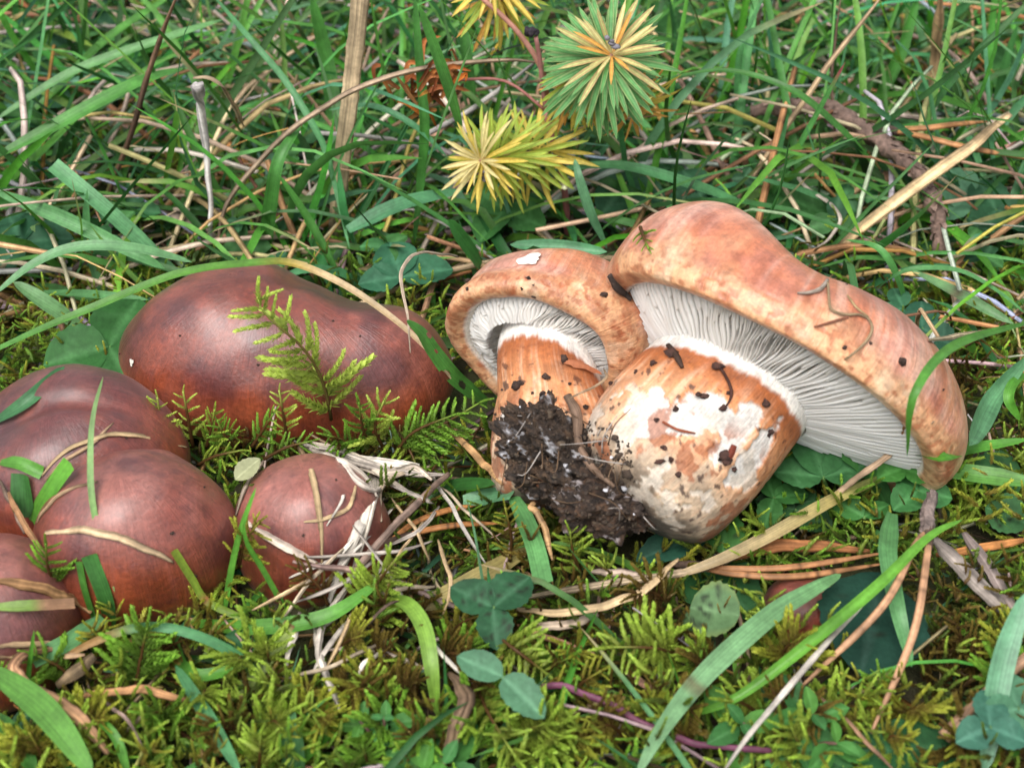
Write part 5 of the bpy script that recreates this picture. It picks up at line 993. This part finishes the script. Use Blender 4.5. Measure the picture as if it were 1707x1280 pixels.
# --- moss sprigs one can tell apart
moss_sprig('tall bright feathery moss sprig standing before the two-lobed cap', [P(x, y, h) for x, y, h in ((552, 700, 1.4), (547, 670, 2.0), (537, 635, 2.8), (519, 599, 3.6), (496, 571, 4.2), (465, 545, 4.7), (437, 517, 5.3), (429, 494, 5.7))], 26, 1.25, 'pale', 3, stemcol=(.22, .16, .05), flat=.7, start=.08)
MS = [((280, 745, 1.6), (268, 700, 2.6), (262, 662, 3.3), 9, .5, 'pale'), ((322, 745, 1.6), (314, 700, 2.6), (305, 652, 3.5), 9, .45, 'pale'), ((345, 745, 1.6), (352, 715, 2.3), (358, 682, 2.9), 8, .5, 'lime'), ((390, 745, 1.6), (372, 722, 2.2), (362, 700, 2.6), 8, .5, 'green'),
      ((420, 745, 1.6), (440, 715, 2.3), (455, 690, 2.9), 9, .55, 'green'), ((480, 740, 1.6), (472, 690, 2.6), (465, 650, 3.3), 12, .45, 'pale'), ((440, 765, 1.6), (480, 745, 2.0), (520, 735, 2.2), 10, .5, 'green'), ((330, 775, 1.4), (360, 760, 1.9), (405, 750, 2.1), 10, .5, 'lime')]
for i, (a, b, c, nb, bl, pal) in enumerate(MS): moss_sprig('green moss shoot crowding between the brown caps', [P(*a), P(*b), P(*c)], nb, bl, pal, 60 + i, 'moss shoots between the brown caps')
MS = [((620, 745, 1.0), (605, 715, 1.9), (598, 670, 2.9), 12, .7, 'green'), ((640, 750, 1.0), (625, 710, 2.0), (640, 668, 2.8), 12, .7, 'pale'), ((600, 755, 1.0), (575, 735, 1.6), (545, 725, 1.9), 11, .6, 'green'), ((655, 760, 1.0), (690, 720, 1.8), (760, 690, 2.4), 15, .8, 'green'), ((660, 770, .8), (720, 720, 1.6), (805, 668, 2.2), 16, .7, 'green'), ((690, 700, 1.2), (715, 735, 1.2), (735, 775, .9), 12, .6, 'green'), ((655, 710, 1.4), (680, 745, 1.3), (700, 790, .9), 12, .6, 'lime'), ((740, 700, 1.4), (765, 735, 1.2), (780, 760, .9), 10, .5, 'green')]
for i, (a, b, c, nb, bl, pal) in enumerate(MS): moss_sprig('green feathery moss frond spreading under the side of the two-lobed cap', [P(*a), P(*b), P(*c)], nb, bl, pal, 90 + i, 'moss fronds under the two-lobed cap')
moss_sprig('wet green moss scrap stuck on the rim of the wavy cap', [surf(x, y, .12, ('cap71',))[0] for x, y in ((1072, 385), (1078, 402), (1086, 420))], 7, .38, 'green', 140)
moss_sprig('star-shaped golden moss sprig over the pale scarred blade', [P(1300, 1110, .8), P(1310, 1080, 1.6), P(1335, 1062, 2.2)], 16, 1.0, 'gold', 150, flat=1.4)
moss_sprig('drooping bright moss frond under the spotted clover leaf', [P(832, 1062, 1.6), P(862, 1085, 1.7), P(915, 1125, 1.2)], 18, .7, 'lime', 151)
moss_sprig('large bright moss fan beside the short reddish needle', [P(1140, 1095, .8), P(1090, 1080, 1.8), P(1010, 1078, 1.9)], 20, .95, 'lime', 152)
moss_sprig('bright moss shoot below the pale two-leaflet clover', [P(790, 1130, .8), P(815, 1190, 1.6), P(860, 1262, 1.6)], 20, .8, 'lime', 153)
moss_sprig('upright moss frond before the grey-brown twig', [P(620, 1010, .6), P(632, 970, 1.6), P(662, 930, 2.6)], 18, .7, 'lime', 154)
moss_sprig('dull brown-green moss shoot hanging before the round front cap', [P(225, 1150, .6), P(235, 1095, 1.4), P(245, 1045, 2.2)], 20, .95, 'green', 155)
moss_sprig('dark moss sprig wedged between the round cap and the dark strawed cap', [P(95, 985, 1.4), P(80, 945, 2.4), P(76, 905, 3.2)], 12, .6, 'green', 156)
moss_sprig('golden moss sprig beside the small strapped cap', [P(398, 945, 1.2), P(408, 905, 2.0), P(432, 870, 2.8)], 14, .6, 'gold', 157)
moss_sprig('dull moss sprig below the small strapped cap', [P(548, 1010, .8), P(530, 975, 1.4), P(495, 948, 1.9)], 12, .6, 'brown', 158)
moss_sprig('brown-based moss sprig below the soil clump', [P(850, 935, .6), P(852, 895, 1.3), P(842, 845, 2.2)], 14, .5, 'gold', 159)
moss_sprig('moss sprig below the base of the thick stalk', [P(968, 955, .5), P(955, 920, 1.2), P(950, 885, 1.8)], 12, .6, 'lime', 160)
rm = np.random.default_rng(200)
for i in range(74):
    x, y = rm.uniform(-10, 1717), 1000 + 290 * rm.random() ** .8
    if not clear_of(P(x, y, 1.0)[None]) or not rooted(*P(x, y, .5)[:2], .3): continue
    if 1370 < x < 1540 and 930 < y < 1150: continue
    a = rm.uniform(0, 6.28); l = rm.uniform(45, 95); pal = ['lime', 'gold', 'green', 'lime', 'gold', 'brown'][int(rm.integers(6))]
    moss_sprig({'lime': 'bright lime moss shoot rising from the front moss carpet', 'gold': 'golden yellow moss shoot rising from the front moss carpet', 'green': 'fresh green moss shoot rising from the front moss carpet', 'brown': 'dull brown moss shoot rising from the front moss carpet'}[pal], [P(x, y, .3), P(x + l * .4 * math.cos(a), y - l * .35, 1.1), P(x + l * .9 * math.cos(a), y - l * .5 - l * .3 * math.sin(a), 1.6)], int(rm.integers(12, 20)), rm.uniform(.6, 1.0), pal, 300 + i, 'moss shoots in the front carpet')
for o in sc.objects:
    if "_w" in o: del o["_w"]
